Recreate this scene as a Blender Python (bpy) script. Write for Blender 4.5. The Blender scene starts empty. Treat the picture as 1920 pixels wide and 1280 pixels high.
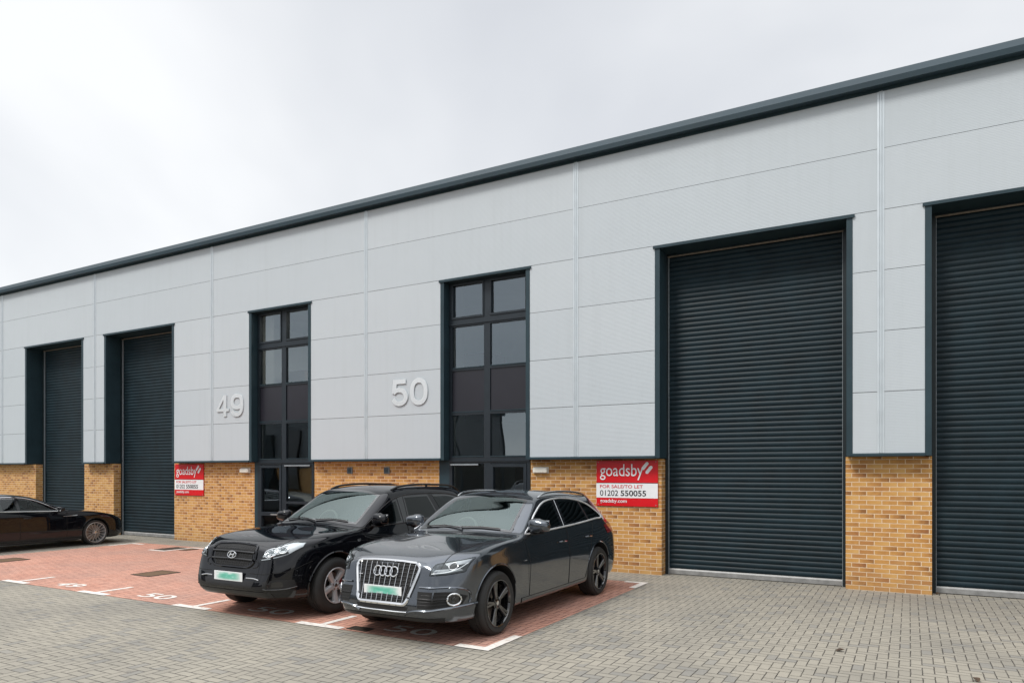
import bpy, bmesh, math, random
from mathutils import Vector, Matrix
from mathutils.bvhtree import BVHTree
from mathutils.interpolate import poly_3d_calc
random.seed(4)
SC = bpy.context.scene
COL = SC.collection
R = math.radians

# ------------------------------------------------------------------ helpers
def tag(o, label, cat, group=None):
    o['label'] = label; o['category'] = cat
    if group: o['group'] = group
    return o

def thing(name, loc, label, cat, group=None, rz=0.0):
    o = bpy.data.objects.new(name, None); COL.objects.link(o)
    o.location = loc; o.rotation_euler = (0, 0, rz); o.empty_display_size = .3
    return tag(o, label, cat, group)

def link(name, me, parent=None):
    o = bpy.data.objects.new(name, me); COL.objects.link(o)
    if parent is not None: o.parent = parent
    return o

LOCAL = [False]   # True while parts are written in their thing's own frame (the cars)
class MB:
    """collects boxes, prisms, lathes and tubes; build() links them as one mesh object"""
    def __init__(s): s.v = []; s.f = []; s.mi = []; s.sm = []; s.cur = 0; s.keep = False
    def add(s, vs, fs, smooth=False):
        n = len(s.v); s.v += [tuple(p) for p in vs]
        for f in fs: s.f.append(tuple(i + n for i in f)); s.mi.append(s.cur); s.sm.append(smooth)
    def box(s, x0, x1, y0, y1, z0, z1, bev=0.0):
        if bev:
            bm = bmesh.new(); bmesh.ops.create_cube(bm, size=1)
            bmesh.ops.scale(bm, vec=(x1-x0, y1-y0, z1-z0), verts=bm.verts)
            bmesh.ops.translate(bm, vec=((x0+x1)/2, (y0+y1)/2, (z0+z1)/2), verts=bm.verts)
            bmesh.ops.bevel(bm, geom=bm.edges[:], offset=bev, segments=2, affect='EDGES', profile=.6)
            s.bm(bm); return
        v = [(x, y, z) for z in (z0, z1) for y in (y0, y1) for x in (x0, x1)]
        s.add(v, [(0,2,3,1),(4,5,7,6),(0,1,5,4),(2,6,7,3),(0,4,6,2),(1,3,7,5)])
    def bm(s, bm, smooth=False):
        bm.verts.index_update()
        s.add([v.co[:] for v in bm.verts], [[v.index for v in f.verts] for f in bm.faces], smooth); bm.free()
    def prism(s, prof, axis, a0, a1, smooth=False):
        """closed 2D profile extruded along axis 0/1/2 between a0 and a1"""
        def P(p, a):
            q = [p[0], p[1]]; q.insert(axis, a); return q
        n = len(prof); vs = [P(p, a0) for p in prof] + [P(p, a1) for p in prof]
        s.add(vs, [tuple(range(n))[::-1], tuple(range(n, 2*n))])
        s.add(vs, [(i, (i+1) % n, n+(i+1) % n, n+i) for i in range(n)], smooth)
    def tube(s, pts, r, closed=False, seg=8, flat=1.0, up=None):
        pts = [Vector(p) for p in pts]; n = len(pts); vs = []
        for i, p in enumerate(pts):
            a = pts[(i-1) % n] if (closed or i > 0) else p
            b = pts[(i+1) % n] if (closed or i < n-1) else p
            t = (b-a).normalized()
            u = Vector(up) if up is not None else (Vector((0,0,1)) if abs(t.z) < .9 else Vector((1,0,0)))
            x = t.cross(u).normalized(); y = x.cross(t).normalized()
            rr = r[i] if isinstance(r, (list, tuple)) else r
            for k in range(seg):
                an = 2*math.pi*k/seg
                vs.append(p + x*(math.cos(an)*rr) + y*(math.sin(an)*rr*flat))
        fs = []
        for i in range(n if closed else n-1):
            j = (i+1) % n
            for k in range(seg):
                l = (k+1) % seg; fs.append((i*seg+k, i*seg+l, j*seg+l, j*seg+k))
        if not closed:
            fs.append(tuple(range(seg))[::-1]); fs.append(tuple((n-1)*seg+k for k in range(seg)))
        s.add(vs, fs, True)
    def lathe(s, prof, seg=48, axis=0, c=(0,0,0), closed=False):
        """profile (along axis, radius) turned round the axis through c"""
        vs = []; n = len(prof)
        for k in range(seg):
            a = 2*math.pi*k/seg
            for (h, r) in prof:
                q = [r*math.cos(a), r*math.sin(a)]; q.insert(axis, h)
                vs.append((q[0]+c[0], q[1]+c[1], q[2]+c[2]))
        fs = []
        for k in range(seg):
            l = (k+1) % seg
            for i in range(n if closed else n-1):
                j = (i+1) % n; fs.append((k*n+i, k*n+j, l*n+j, l*n+i))
        s.add(vs, fs, True)
    def mesh(s, name, mats, angle=40):
        me = bpy.data.meshes.new(name); me.from_pydata(s.v, [], s.f)
        for m in (mats if isinstance(mats, (list, tuple)) else [mats]): me.materials.append(m)
        me.polygons.foreach_set('material_index', s.mi); me.polygons.foreach_set('use_smooth', s.sm)
        if not s.keep:
            bm = bmesh.new(); bm.from_mesh(me); bmesh.ops.recalc_face_normals(bm, faces=bm.faces[:]); bm.to_mesh(me); bm.free()
        if any(s.sm): me.set_sharp_from_angle(angle=R(angle))
        me.update(); return me
    def build(s, name, mats, parent=None, angle=40, off=None):
        if parent is not None and off is None and not LOCAL[0]: off = parent.location
        if off is not None: s.v = [(x-off[0], y-off[1], z-off[2]) for x, y, z in s.v]
        return link(name, s.mesh(name, mats, angle), parent)

# ------------------------------------------------------------------ node helpers
class NT:
    def __init__(s, name):
        s.m = bpy.data.materials.new(name); s.m.use_nodes = True; s.t = s.m.node_tree; s.n = s.t.nodes; s.l = s.t.links
        s.b = s.n['Principled BSDF']; s.out = s.n['Material Output']
    def node(s, typ, ins=None, **kw):
        nd = s.n.new(typ)
        for k, v in kw.items(): setattr(nd, k, v)
        for k, v in (ins or {}).items(): s.set(nd.inputs[k], v)
        return nd
    def set(s, sock, v):
        if isinstance(v, bpy.types.NodeSocket): s.l.new(v, sock)
        elif isinstance(v, bpy.types.Node): s.l.new(v.outputs[0], sock)
        else:
            if sock.type == 'RGBA' and len(v) == 3: v = (*v, 1)
            sock.default_value = v
    def math(s, op, a, b=0.0, c=None):
        nd = s.n.new('ShaderNodeMath'); nd.operation = op; s.set(nd.inputs[0], a); s.set(nd.inputs[1], b)
        if c is not None: s.set(nd.inputs[2], c)
        return nd.outputs[0]
    def mix(s, f, a, b, blend='MIX'):
        nd = s.n.new('ShaderNodeMix'); nd.data_type = 'RGBA'; nd.blend_type = blend
        s.set(nd.inputs[0], f); s.set(nd.inputs[6], a); s.set(nd.inputs[7], b); return nd.outputs[2]
    def ramp(s, f, stops):
        nd = s.n.new('ShaderNodeValToRGB'); s.set(nd.inputs[0], f); e = nd.color_ramp.elements
        while len(e) < len(stops): e.new(.5)
        for q, (p, c) in zip(e, stops): q.position = p; q.color = (*c, 1) if len(c) == 3 else c
        return nd.outputs[0]
    def noise(s, vec, scale, detail=3.0, rough=.55, dim='3D'):
        nd = s.n.new('ShaderNodeTexNoise'); nd.noise_dimensions = dim
        if vec is not None: s.set(nd.inputs['Vector'], vec)
        nd.inputs['Scale'].default_value = scale; nd.inputs['Detail'].default_value = detail; nd.inputs['Roughness'].default_value = rough
        return nd.outputs[0]
    def white(s, a, b):
        v = s.node('ShaderNodeCombineXYZ', {0: a, 1: b})
        nd = s.node('ShaderNodeTexWhiteNoise', {'Vector': v}, noise_dimensions='2D'); return nd.outputs[0], nd.outputs[1]
    def pos(s):
        g = s.node('ShaderNodeNewGeometry'); x = s.node('ShaderNodeSeparateXYZ', {0: g.outputs['Position']})
        return g.outputs['Position'], x.outputs[0], x.outputs[1], x.outputs[2]
    def obj(s):
        return s.node('ShaderNodeTexCoord').outputs['Object']
    def bump(s, hgt, dist, strength=1.0):
        nd = s.node('ShaderNodeBump', {'Height': hgt, 'Distance': dist, 'Strength': strength}); s.l.new(nd.outputs[0], s.b.inputs['Normal'])
    def p(s, **kw):
        for k, v in kw.items(): s.set(s.b.inputs[k.replace('_', ' ')], v)
        return s

def simple(name, col, rough=.5, metal=0.0, var=.12, scale=6.0, coat=0.0, bump=0.0, spec=.5):
    """a plain finish with a little wear: tone and gloss drift over the surface"""
    t = NT(name); o = t.obj(); n = t.noise(o, scale, 4)
    lo = tuple(c*(1-var) for c in col); hi = tuple(min(1, c*(1+var)) for c in col)
    t.p(Base_Color=t.ramp(n, [(.3, lo), (.7, hi)]), Metallic=metal, Roughness=t.math('MULTIPLY_ADD', n, rough*.3, rough*.85))
    t.b.inputs['Coat Weight'].default_value = coat; t.b.inputs['Coat Roughness'].default_value = .03
    t.b.inputs['Specular IOR Level'].default_value = spec
    if bump: t.bump(t.noise(o, 180, 2), bump)
    return t.m

def mat_brick():
    t = NT('buff_brick'); pos, x, y, z = t.pos()
    bw, bh = .2138, .0713
    q = t.math('DIVIDE', t.math('ADD', x, t.math('ADD', y, 60.35)), bw); rz = t.math('DIVIDE', t.math('ADD', z, .004), bh)
    row = t.math('FLOOR', rz); fz = t.math('FRACT', rz)
    q = t.math('MULTIPLY_ADD', t.math('MODULO', row, 2.0), .5, q)
    col = t.math('FLOOR', q); fx = t.math('FRACT', q)
    wob = t.math('MULTIPLY', t.math('SUBTRACT', t.noise(pos, 22, 2), .5), .05)
    mx = t.math('LESS_THAN', t.math('ADD', fx, wob), .05); mz = t.math('LESS_THAN', t.math('ADD', fz, t.math('MULTIPLY', wob, 2.2)), .15)
    mort = t.math('MAXIMUM', mx, mz)
    v, c = t.white(col, row); c3 = t.node('ShaderNodeSeparateColor', {0: c})
    grad = t.math('MULTIPLY', t.math('SUBTRACT', fx, .5), t.math('SUBTRACT', c3.outputs[0], .5))
    nz = t.noise(pos, 14, 4, .65)
    f = t.math('ADD', t.math('MULTIPLY_ADD', v, .62, t.math('MULTIPLY', grad, 1.25)), t.math('MULTIPLY_ADD', nz, .55, -.08))
    bc = t.ramp(f, [(.04, (.26, .110, .032)), (.24, (.43, .195, .050)), (.50, (.57, .285, .075)), (.9, (.64, .365, .118))])
    bc = t.mix(t.math('MULTIPLY', t.math('GREATER_THAN', c3.outputs[1], .82), .45), bc, (.33, .12, .04))
    bc = t.mix(t.math('MULTIPLY', t.noise(pos, 90, 3), .22), bc, (.22, .13, .07))
    mc = t.mix(t.noise(pos, 30, 3), (.68, .51, .34), (.80, .63, .44))
    spl = t.node('ShaderNodeMapRange', {0: z, 1: 0.0, 2: .42, 3: .42, 4: 0.0}).outputs[0]
    dirt = t.math('MULTIPLY', spl, t.noise(pos, 3.5, 4))
    t.p(Base_Color=t.mix(dirt, t.mix(mort, bc, mc), (.22, .16, .10)), Roughness=.88)
    hgt = t.math('ADD', t.math('MULTIPLY', t.math('SUBTRACT', 1.0, mort), 1.0), t.math('MULTIPLY', t.noise(pos, 120, 3), .35))
    t.bump(hgt, .004); return t.m

def mat_pavers(name, stops, joint, stain=(.165, .158, .142), w=.098, odd=(.125, .135, .15)):
    t = NT(name); pos, x, y, z = t.pos()
    X = t.math('DIVIDE', t.math('ADD', x, 400.02), w); Y = t.math('DIVIDE', t.math('ADD', y, 400.01), w)
    wb = t.noise(pos, 9, 2); X = t.math('ADD', X, t.math('MULTIPLY', wb, .10)); Y = t.math('ADD', Y, t.math('MULTIPLY', wb, .10))
    i = t.math('FLOOR', X); j = t.math('FLOOR', Y); fx = t.math('FRACT', X); fy = t.math('FRACT', Y)
    m = t.math('FLOORED_MODULO', t.math('SUBTRACT', i, j), 4.0)
    m = t.math('FLOOR', t.math('ADD', m, .5))
    V = t.math('GREATER_THAN', m, 1.5)
    e1 = t.math('COMPARE', m, 1.0, .25); e2 = t.math('COMPARE', m, 2.0, .25)
    lx = t.math('ADD', fx, e1); ly = t.math('ADD', fy, e2)
    dxh = t.math('MINIMUM', lx, t.math('SUBTRACT', 2.0, lx)); dxv = t.math('MINIMUM', fx, t.math('SUBTRACT', 1.0, fx))
    dyh = t.math('MINIMUM', fy, t.math('SUBTRACT', 1.0, fy)); dyv = t.math('MINIMUM', ly, t.math('SUBTRACT', 2.0, ly))
    def sel(a, b): return t.math('ADD', t.math('MULTIPLY', a, t.math('SUBTRACT', 1.0, V)), t.math('MULTIPLY', b, V))
    d = t.math('MINIMUM', sel(dxh, dxv), sel(dyh, dyv))
    idx = t.math('SUBTRACT', i, e1); idy = t.math('SUBTRACT', j, e2)
    v, c = t.white(idx, idy)
    big = t.noise(pos, .55, 4, .6); mid = t.noise(pos, 3.0, 4, .6); fine = t.noise(pos, 75, 3, .75)
    f = t.math('ADD', t.math('MULTIPLY_ADD', v, .20, .22), t.math('ADD', t.math('MULTIPLY', mid, .30), t.math('MULTIPLY', t.math('SUBTRACT', fine, .5), .42)))
    bc = t.ramp(f, stops)
    bc = t.mix(t.math('MULTIPLY', t.math('SUBTRACT', big, .42), 2.1), bc, stain)
    c2 = t.node('ShaderNodeSeparateColor', {0: c}).outputs[1]
    bc = t.mix(t.math('MULTIPLY', t.math('GREATER_THAN', t.math('ADD', c2, t.math('MULTIPLY', big, .35)), 1.04), .30), bc, odd)
    spot = t.math('GREATER_THAN', t.noise(pos, 1.6, 5, .72), .665)
    bc = t.mix(t.math('MULTIPLY', spot, .35), bc, (.10, .095, .09))
    # open joints: dark where the sand has washed out, sandy elsewhere
    fill = t.ramp(t.noise(pos, 5.0, 3), [(.42, (0, 0, 0)), (.62, (1, 1, 1))])
    jw = t.math('MULTIPLY_ADD', t.noise(pos, 40, 2), .05, .022)
    J = t.math('LESS_THAN', d, jw)
    jc = t.mix(fill, joint, tuple(.45*q for q in stops[1][1]))
    t.p(Base_Color=t.mix(J, bc, jc), Roughness=.9)
    t.b.inputs['Specular IOR Level'].default_value = .3
    ch = t.node('ShaderNodeMapRange', {0: d, 1: 0.0, 2: .09, 3: 0.0, 4: 1.0}).outputs[0]
    t.bump(t.math('ADD', t.math('ADD', ch, t.math('MULTIPLY', v, .25)), t.math('MULTIPLY', fine, .22)), .005); return t.m

def mat_cladding():
    t = NT('silver_micro_rib_cladding'); pos, x, y, z = t.pos()
    rib = t.math('SINE', t.math('MULTIPLY', z, 2*math.pi/.0235))
    n = t.noise(pos, .35, 3); n2 = t.noise(pos, 2.2, 4)
    pv = t.white(t.math('FLOOR', t.math('DIVIDE', t.math('SUBTRACT', z, .285), .94)), t.math('FLOOR', t.math('DIVIDE', t.math('ADD', x, 0.38), 5.216)))[0]
    bc = t.mix(t.math('ADD', t.math('MULTIPLY', n, .5), t.math('MULTIPLY', pv, .5)), (.455, .500, .532), (.505, .542, .570))
    st = t.noise(t.node('ShaderNodeMapping', {0: pos, 3: (5.0, 1.0, .22)}).outputs[0], 1.6, 5, .65)
    bc = t.mix(t.math('MULTIPLY', t.math('SUBTRACT', st, .5), .55), bc, (.36, .39, .40))
    bc = t.mix(t.math('MULTIPLY', t.math('SUBTRACT', n2, .4), .35), bc, (.42, .46, .48))
    t.p(Base_Color=bc, Metallic=.0, Roughness=t.math('MULTIPLY_ADD', n2, .10, .50))
    t.b.inputs['Specular IOR Level'].default_value = .35
    t.bump(rib, .0005); return t.m

def mat_paint(name, col, metal, rough, flake=.0, dust=.02):
    t = NT(name); o = t.obj(); pos, x, y, z = t.pos()
    n = t.noise(o, 2.5, 5, .6)
    low = t.node('ShaderNodeMapRange', {0: z, 1: .15, 2: .65, 3: 1.0, 4: 0.0}).outputs[0]
    d = t.math('MULTIPLY', t.math('MULTIPLY', low, n), .16)
    bc = t.mix(t.math('ADD', d, dust), col, (.075, .07, .062))
    t.p(Base_Color=bc, Metallic=metal, Roughness=t.math('ADD', rough, t.math('MULTIPLY', d, .5)))
    t.b.inputs['Coat Weight'].default_value = 1.0; t.b.inputs['Specular IOR Level'].default_value = 0.0 if metal == 0 else .5; t.b.inputs['Coat IOR'].default_value = 1.5
    t.set(t.b.inputs['Coat Roughness'], t.math('MULTIPLY_ADD', d, .35, .015))
    return t.m

def mat_glass(name, tint, refl_ior=1.9, rough=.0, refl=(.92, .97, .96)):
    t = NT(name); o = t.obj()
    tr = t.node('ShaderNodeBsdfTransparent', {0: (*tint, 1)})
    gl = t.node('ShaderNodeBsdfGlossy', {0: (*refl, 1), 'Roughness': rough})
    fr = t.node('ShaderNodeFresnel', {0: refl_ior})
    mx = t.node('ShaderNodeMixShader', {0: fr.outputs[0], 1: tr.outputs[0], 2: gl.outputs[0]})
    t.l.new(mx.outputs[0], t.out.inputs[0]); return t.m

def mat_plate(name, seed):
    """reflective white plate with a soft green smear over its middle"""
    t = NT(name); o = t.obj(); s = t.node('ShaderNodeSeparateXYZ', {0: o})
    n = t.noise(t.node('ShaderNodeMapping', {0: o, 1: (seed, 0, 0), 3: (7, 1, 16)}).outputs[0], 1.0, 3)
    ex = t.math('SUBTRACT', 1.0, t.math('POWER', t.math('ABSOLUTE', t.math('DIVIDE', s.outputs[0], .235)), 4.0))
    ez = t.math('SUBTRACT', 1.0, t.math('POWER', t.math('ABSOLUTE', t.math('DIVIDE', s.outputs[2], .052)), 4.0))
    k = t.math('MULTIPLY', t.math('MAXIMUM', ex, 0.0), t.math('MAXIMUM', ez, 0.0))
    g = t.ramp(n, [(.38, (.02, .36, .23)), (.56, (.10, .48, .36)), (.74, (.66, .74, .70))])
    t.p(Base_Color=t.mix(t.math('MULTIPLY', k, .9), (.74, .75, .75), g), Roughness=.35); return t.m

M = {}
M['brick'] = mat_brick()
M['clad'] = mat_cladding()
M['pave'] = mat_pavers('grey_block_paving', [(.12, (.205, .192, .168)), (.4, (.278, .256, .213)), (.62, (.312, .287, .238)), (.95, (.36, .332, .276))], (.05, .046, .04))
M['red'] = mat_pavers('red_block_paving', [(.1, (.30, .150, .115)), (.42, (.485, .245, .178)), (.65, (.535, .295, .222)), (.95, (.57, .36, .285))], (.05, .03, .025), stain=(.36, .235, .195), odd=(.30, .17, .14))
M['anth'] = simple('anthracite_trim', (.022, .043, .054), .45, .0, .12, 3, spec=.3)
M['anth_dk'] = simple('dark_reveal_metal', (.007, .014, .017), .45, .1, .12, 3)
M['slat'] = simple('anthracite_shutter_slat', (.0075, .0185, .0250), .50, .0, .3, 2.5, spec=.22)
M['frame'] = simple('powder_coated_frame', (.012, .019, .026), .42, .1, .12, 5)
M['spandrel'] = simple('spandrel_panel', (.016, .0155, .022), .30, .0, .08, 3)
M['alu'] = simple('mill_aluminium', (.27, .27, .265), .55, .3, .2, 9)
M['strip'] = simple('silver_cover_strip', (.56, .61, .64), .38, .35, .05, 4)
M['wood'] = simple('timber_batten', (.19, .155, .12), .7, 0, .25, 20)
M['core'] = simple('dark_backing', (.02, .02, .02), .8)
M['wall_in'] = simple('painted_plaster', (.62, .64, .62), .85, 0, .05, 2)
M['floor_in'] = simple('carpet', (.09, .09, .1), .95, 0, .15, 30)
M['roof'] = simple('roof_sheet', (.22, .24, .25), .5, .4)
M['white'] = simple('white_plastic', (.72, .71, .66), .4, 0, .04)
M['vent'] = simple('grey_vent_plastic', (.22, .25, .27), .45, 0, .08)
M['signwhite'] = simple('sign_white', (.80, .81, .82), .35, 0, .03)
M['signred'] = simple('sign_red', (.62, .004, .010), .33, 0, .04)
M['signblack'] = simple('sign_black', (.012, .012, .015), .45)
M['letter'] = simple('brushed_metal_letter', (.78, .81, .82), .30, .55, .05, 40)
M['chrome'] = simple('chrome', (.80, .81, .82), .07, 1.0, .02)
M['satin'] = simple('satin_aluminium', (.70, .71, .72), .22, 1.0, .04)
M['rubber'] = simple('tyre_rubber', (.020, .0195, .0185), .72, 0, .25, 12, bump=.0006)
M['blackplastic'] = simple('black_plastic', (.011, .011, .012), .42, 0, .15, 30)
M['matt'] = simple('matt_black', (.006, .006, .006), .8)
M['gap'] = simple('panel_gap', (.002, .002, .002), .9)
M['frit'] = simple('black_glass_border', (.004, .004, .005), .06, 0, .05, coat=1)
M['gloss'] = simple('gloss_black', (.006, .006, .007), .08, 0, .05, coat=1)
M['pane'] = mat_glass('window_pane', (.93, .96, .95), 2.6, refl=(.80, .92, 1.0))
M['screen'] = mat_glass('windscreen_glass', (.55, .64, .61), 2.15, refl=(.80, .95, .93))
M['tint'] = mat_glass('tinted_glass', (.16, .19, .18), 1.5)
M['privacy'] = mat_glass('privacy_glass', (.02, .022, .022), 1.5)
M['lens'] = mat_glass('clear_lens', (.90, .92, .92), 1.28)
M['seat'] = simple('seat_cloth', (.035, .035, .038), .9)
M['seat_lt'] = simple('grey_seat', (.16, .16, .155), .8)
M['red_lens'] = simple('red_lens', (.28, .008, .008), .08, 0, .1, coat=1)
M['disc'] = simple('brake_disc', (.30, .27, .25), .35, .9, .2, 30)
M['dark_metal'] = simple('dark_grey_trim', (.045, .046, .048), .35, .6)
M['satin_lamp'] = simple('silver_lamp_bowl', (.62, .63, .64), .16, .7)
M['wheel_silver'] = simple('silver_wheel', (.55, .55, .56), .32, .35, .08, 20)
M['clear_glass'] = mat_glass('saloon_glass', (.50, .57, .55), 1.5)
M['trim'] = simple('bright_window_trim', (.72, .73, .74), .38, .5, .04)
M['dim'] = simple('lamp_reflector', (.42, .43, .44), .25, 1.0, .1, 30)
M['saloon_wheel'] = simple('grey_alloy_wheel', (.36, .36, .36), .35, .5, .08, 20)
M['bowl'] = simple('lamp_bowl', (.075, .08, .085), .2, .6)
M['caliper'] = simple('red_caliper', (.30, .012, .015), .35, 0, .1)

def mat_marking():
    t = NT('worn_white_marking'); pos, x, y, z = t.pos()
    n = t.noise(pos, 14, 5, .7)
    t.p(Base_Color=t.ramp(n, [(.28, (.42, .32, .27)), (.46, (.66, .62, .57)), (.8, (.78, .75, .71))]), Roughness=.8)
    t.bump(t.noise(pos, 120, 2), .002); return t.m
M['mark'] = mat_marking()
def mat_worn():
    t = NT('thin_worn_marking'); pos, x, y, z = t.pos()
    n = t.noise(pos, 20, 5, .75)
    t.p(Base_Color=t.ramp(n, [(.30, (.34, .20, .15)), (.48, (.70, .66, .60)), (.8, (.78, .74, .70))]), Roughness=.85); return t.m
M['mark_worn'] = mat_worn()
def mat_cover(name, a, b):
    t = NT(name); pos, x, y, z = t.pos()
    ch = t.node('ShaderNodeTexChecker', {'Vector': pos, 'Scale': 34.0}); n = t.noise(pos, 9, 4)
    t.p(Base_Color=t.mix(n, a, b), Roughness=.75, Metallic=.2); t.bump(ch.outputs[1], .003); return t.m
M['cover'] = mat_cover('rusty_iron_cover', (.085, .050, .026), (.19, .115, .06))
M['cover_dk'] = mat_cover('dark_iron_cover', (.028, .022, .016), (.06, .045, .032))

# ------------------------------------------------------------------ world, sun, camera
SUN_EL, SUN_AZ = R(52), R(208)     # azimuth measured clockwise from +Y
w = bpy.data.worlds.new('World'); SC.world = w; w.use_nodes = True
wn, wl = w.node_tree.nodes, w.node_tree.links
bg = wn['Background']; bg.inputs[1].default_value = .1
sky = wn.new('ShaderNodeTexSky'); sky.sky_type = 'NISHITA'; sky.sun_disc = False
sky.sun_elevation = SUN_EL; sky.sun_rotation = SUN_AZ
tc = wn.new('ShaderNodeTexCoord'); sep = wn.new('ShaderNodeSeparateXYZ'); wl.new(tc.outputs['Generated'], sep.inputs[0])
def wmath(op, a, b):
    n = wn.new('ShaderNodeMath'); n.operation = op
    for i, v in enumerate((a, b)):
        if isinstance(v, bpy.types.NodeSocket): wl.new(v, n.inputs[i])
        else: n.inputs[i].default_value = v
    return n.outputs[0]
zz = wmath('ADD', wmath('MAXIMUM', sep.outputs[2], 0.0), .30)
cv = wn.new('ShaderNodeCombineXYZ'); wl.new(wmath('DIVIDE', sep.outputs[0], zz), cv.inputs[0]); wl.new(wmath('DIVIDE', sep.outputs[1], zz), cv.inputs[1])
cn = wn.new('ShaderNodeTexNoise'); wl.new(cv.outputs[0], cn.inputs['Vector']); cn.inputs['Scale'].default_value = .85
cn.inputs['Detail'].default_value = 5; cn.inputs['Roughness'].default_value = .46; cn.inputs['Distortion'].default_value = .35
cr = wn.new('ShaderNodeValToRGB'); wl.new(cn.outputs[0], cr.inputs[0]); e = cr.color_ramp.elements
e[0].position = .30; e[0].color = (3.3, 3.42, 3.66, 1); e[1].position = .64; e[1].color = (5.35, 5.4, 5.44, 1)
e2 = e.new(.47); e2.color = (4.2, 4.3, 4.46, 1)
mxn = wn.new('ShaderNodeMix'); mxn.data_type = 'RGBA'; mxn.inputs[0].default_value = .93
up = wmath('MULTIPLY_ADD', wmath('POWER', wmath('MAXIMUM', wmath('SUBTRACT', sep.outputs[2], .55), 0.0), 1.0), 4.4)   # an overcast sky is brightest overhead
up.node.inputs[2].default_value = 1.0
zb = wn.new('ShaderNodeMix'); zb.data_type = 'RGBA'; zb.blend_type = 'MULTIPLY'; zb.inputs[0].default_value = 1.0
wl.new(cr.outputs[0], zb.inputs[6]); wl.new(up, zb.inputs[7])
wl.new(sky.outputs[0], mxn.inputs[6]); wl.new(zb.outputs[2], mxn.inputs[7]); wl.new(mxn.outputs[2], bg.inputs[0])

sl = bpy.data.lights.new('sun', 'SUN'); sl.energy = 1.2; sl.angle = R(14); sl.color = (1, .965, .91)
so = bpy.data.objects.new('sun', sl); COL.objects.link(so)
sd = Vector((math.sin(SUN_AZ)*math.cos(SUN_EL), math.cos(SUN_AZ)*math.cos(SUN_EL), math.sin(SUN_EL)))
so.rotation_euler = sd.to_track_quat('Z', 'Y').to_euler(); so.location = sd*60

cd = bpy.data.cameras.new('camera'); cam = bpy.data.objects.new('camera', cd); COL.objects.link(cam); SC.camera = cam
cam.location = (0, -12.536, 1.876); cam.rotation_euler = (R(90), 0, R(29.249))
cd.sensor_width = 36; cd.lens = 1330/1920*36; cd.shift_y = 244/1920; cd.clip_end = 2000
SC.view_settings.view_transform = 'Standard'; SC.view_settings.look = 'None'; SC.view_settings.exposure = .95
SC.view_settings.gamma = 1
SC.render.resolution_x, SC.render.resolution_y = 1024, 682
SC.cycles.max_bounces = 10; SC.cycles.transparent_max_bounces = 16; SC.cycles.caustics_reflective = False; SC.cycles.caustics_refractive = False

# ------------------------------------------------------------------ ground
def sheet(name, x0, x1, y0, y1, z, m):
    b = MB(); b.add([(x0,y0,z),(x1,y0,z),(x1,y1,z),(x0,y1,z)], [(0,1,2,3)]); o = b.build(name, m); return o
sheet('ground', -300, 300, -300, 300, 0, M['pave'])['kind'] = 'structure'
sheet('parking_area', -17.74, -3.85, -6.17, -.99, .004, M['red'])['kind'] = 'structure'
def flat(name, polys, m, z, label, cat, group=None, c=None):
    b = MB()
    for p in polys: b.add([(x, y, z) for x, y in p], [tuple(range(len(p)))])
    o = b.build(name, m)
    return tag(o, label, cat, group)
def rect(x0, x1, y0, y1): return [(x0,y0),(x1,y0),(x1,y1),(x0,y1)]
LG = 'white bay markings on the red paving'
def tee(u, hw, label):
    flat('bay_line', [rect(u-hw, u+hw, -6.19, -6.07), rect(u-.045, u+.045, -6.07, -5.5)], M['mark'], .009, label, 'bay line', LG)
tee(-6.28, .36, 'white T-shaped bay line between the two parked SUVs')
tee(-8.68, .36, 'white T-shaped bay line left of the black SUV\'s nose')
tee(-11.00, .36, 'white T-shaped bay line between the painted 49 and the empty bay 50')
tee(-13.27, .36, 'white T-shaped bay line at the left edge of the photo')
flat('bay_line', [rect(-4.27, -3.84, -6.19, -6.07), rect(-3.95, -3.84, -6.07, -5.44)], M['mark'], .009, 'white L-shaped bay corner in front of the grey SUV\'s wheel', 'bay line', LG)
flat('bay_line', [rect(-4.23, -3.84, -1.10, -.97), rect(-3.95, -3.84, -1.62, -1.10)], M['mark'], .009, 'white L-shaped bay corner behind the grey SUV near the wall', 'bay line', LG)
flat('bay_line', [rect(-17.74, -17.22, -1.28, -1.17), rect(-17.74, -17.64, -1.85, -1.28)], M['mark'], .009, 'white L-shaped bay corner beside the black saloon', 'bay line', LG)
flat('bay_line', [rect(-15.92, -15.42, -1.98, -1.88), rect(-15.42, -15.32, -1.98, -1.10), rect(-15.32, -14.95, -1.20, -1.10)], M['mark'], .009, 'white bay line around the dark drain cover by the brick wall', 'bay line', LG)

def text_mesh(body, width, height, off=0.0, ext=0.0, bev=0.0, spacing=1.0):
    cu = bpy.data.curves.new('tmp', 'FONT'); cu.body = body; cu.size = 1; cu.offset = off; cu.extrude = ext; cu.bevel_depth = bev
    cu.space_character = spacing; cu.resolution_u = 6
    o = bpy.data.objects.new('tmp', cu); COL.objects.link(o)
    dg = bpy.context.evaluated_depsgraph_get(); me = bpy.data.meshes.new_from_object(o.evaluated_get(dg))
    bpy.data.objects.remove(o); bpy.data.curves.remove(cu)
    xs = [v.co.x for v in me.vertices]; ys = [v.co.y for v in me.vertices]
    sx = width/(max(xs)-min(xs)) if width else None; sy = height/(max(ys)-min(ys)) if height else None
    sx = sx or sy; sy = sy or sx; x0, y0 = min(xs), min(ys)
    for v in me.vertices: v.co.x = (v.co.x-x0)*sx; v.co.y = (v.co.y-y0)*sy
    return me
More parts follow.
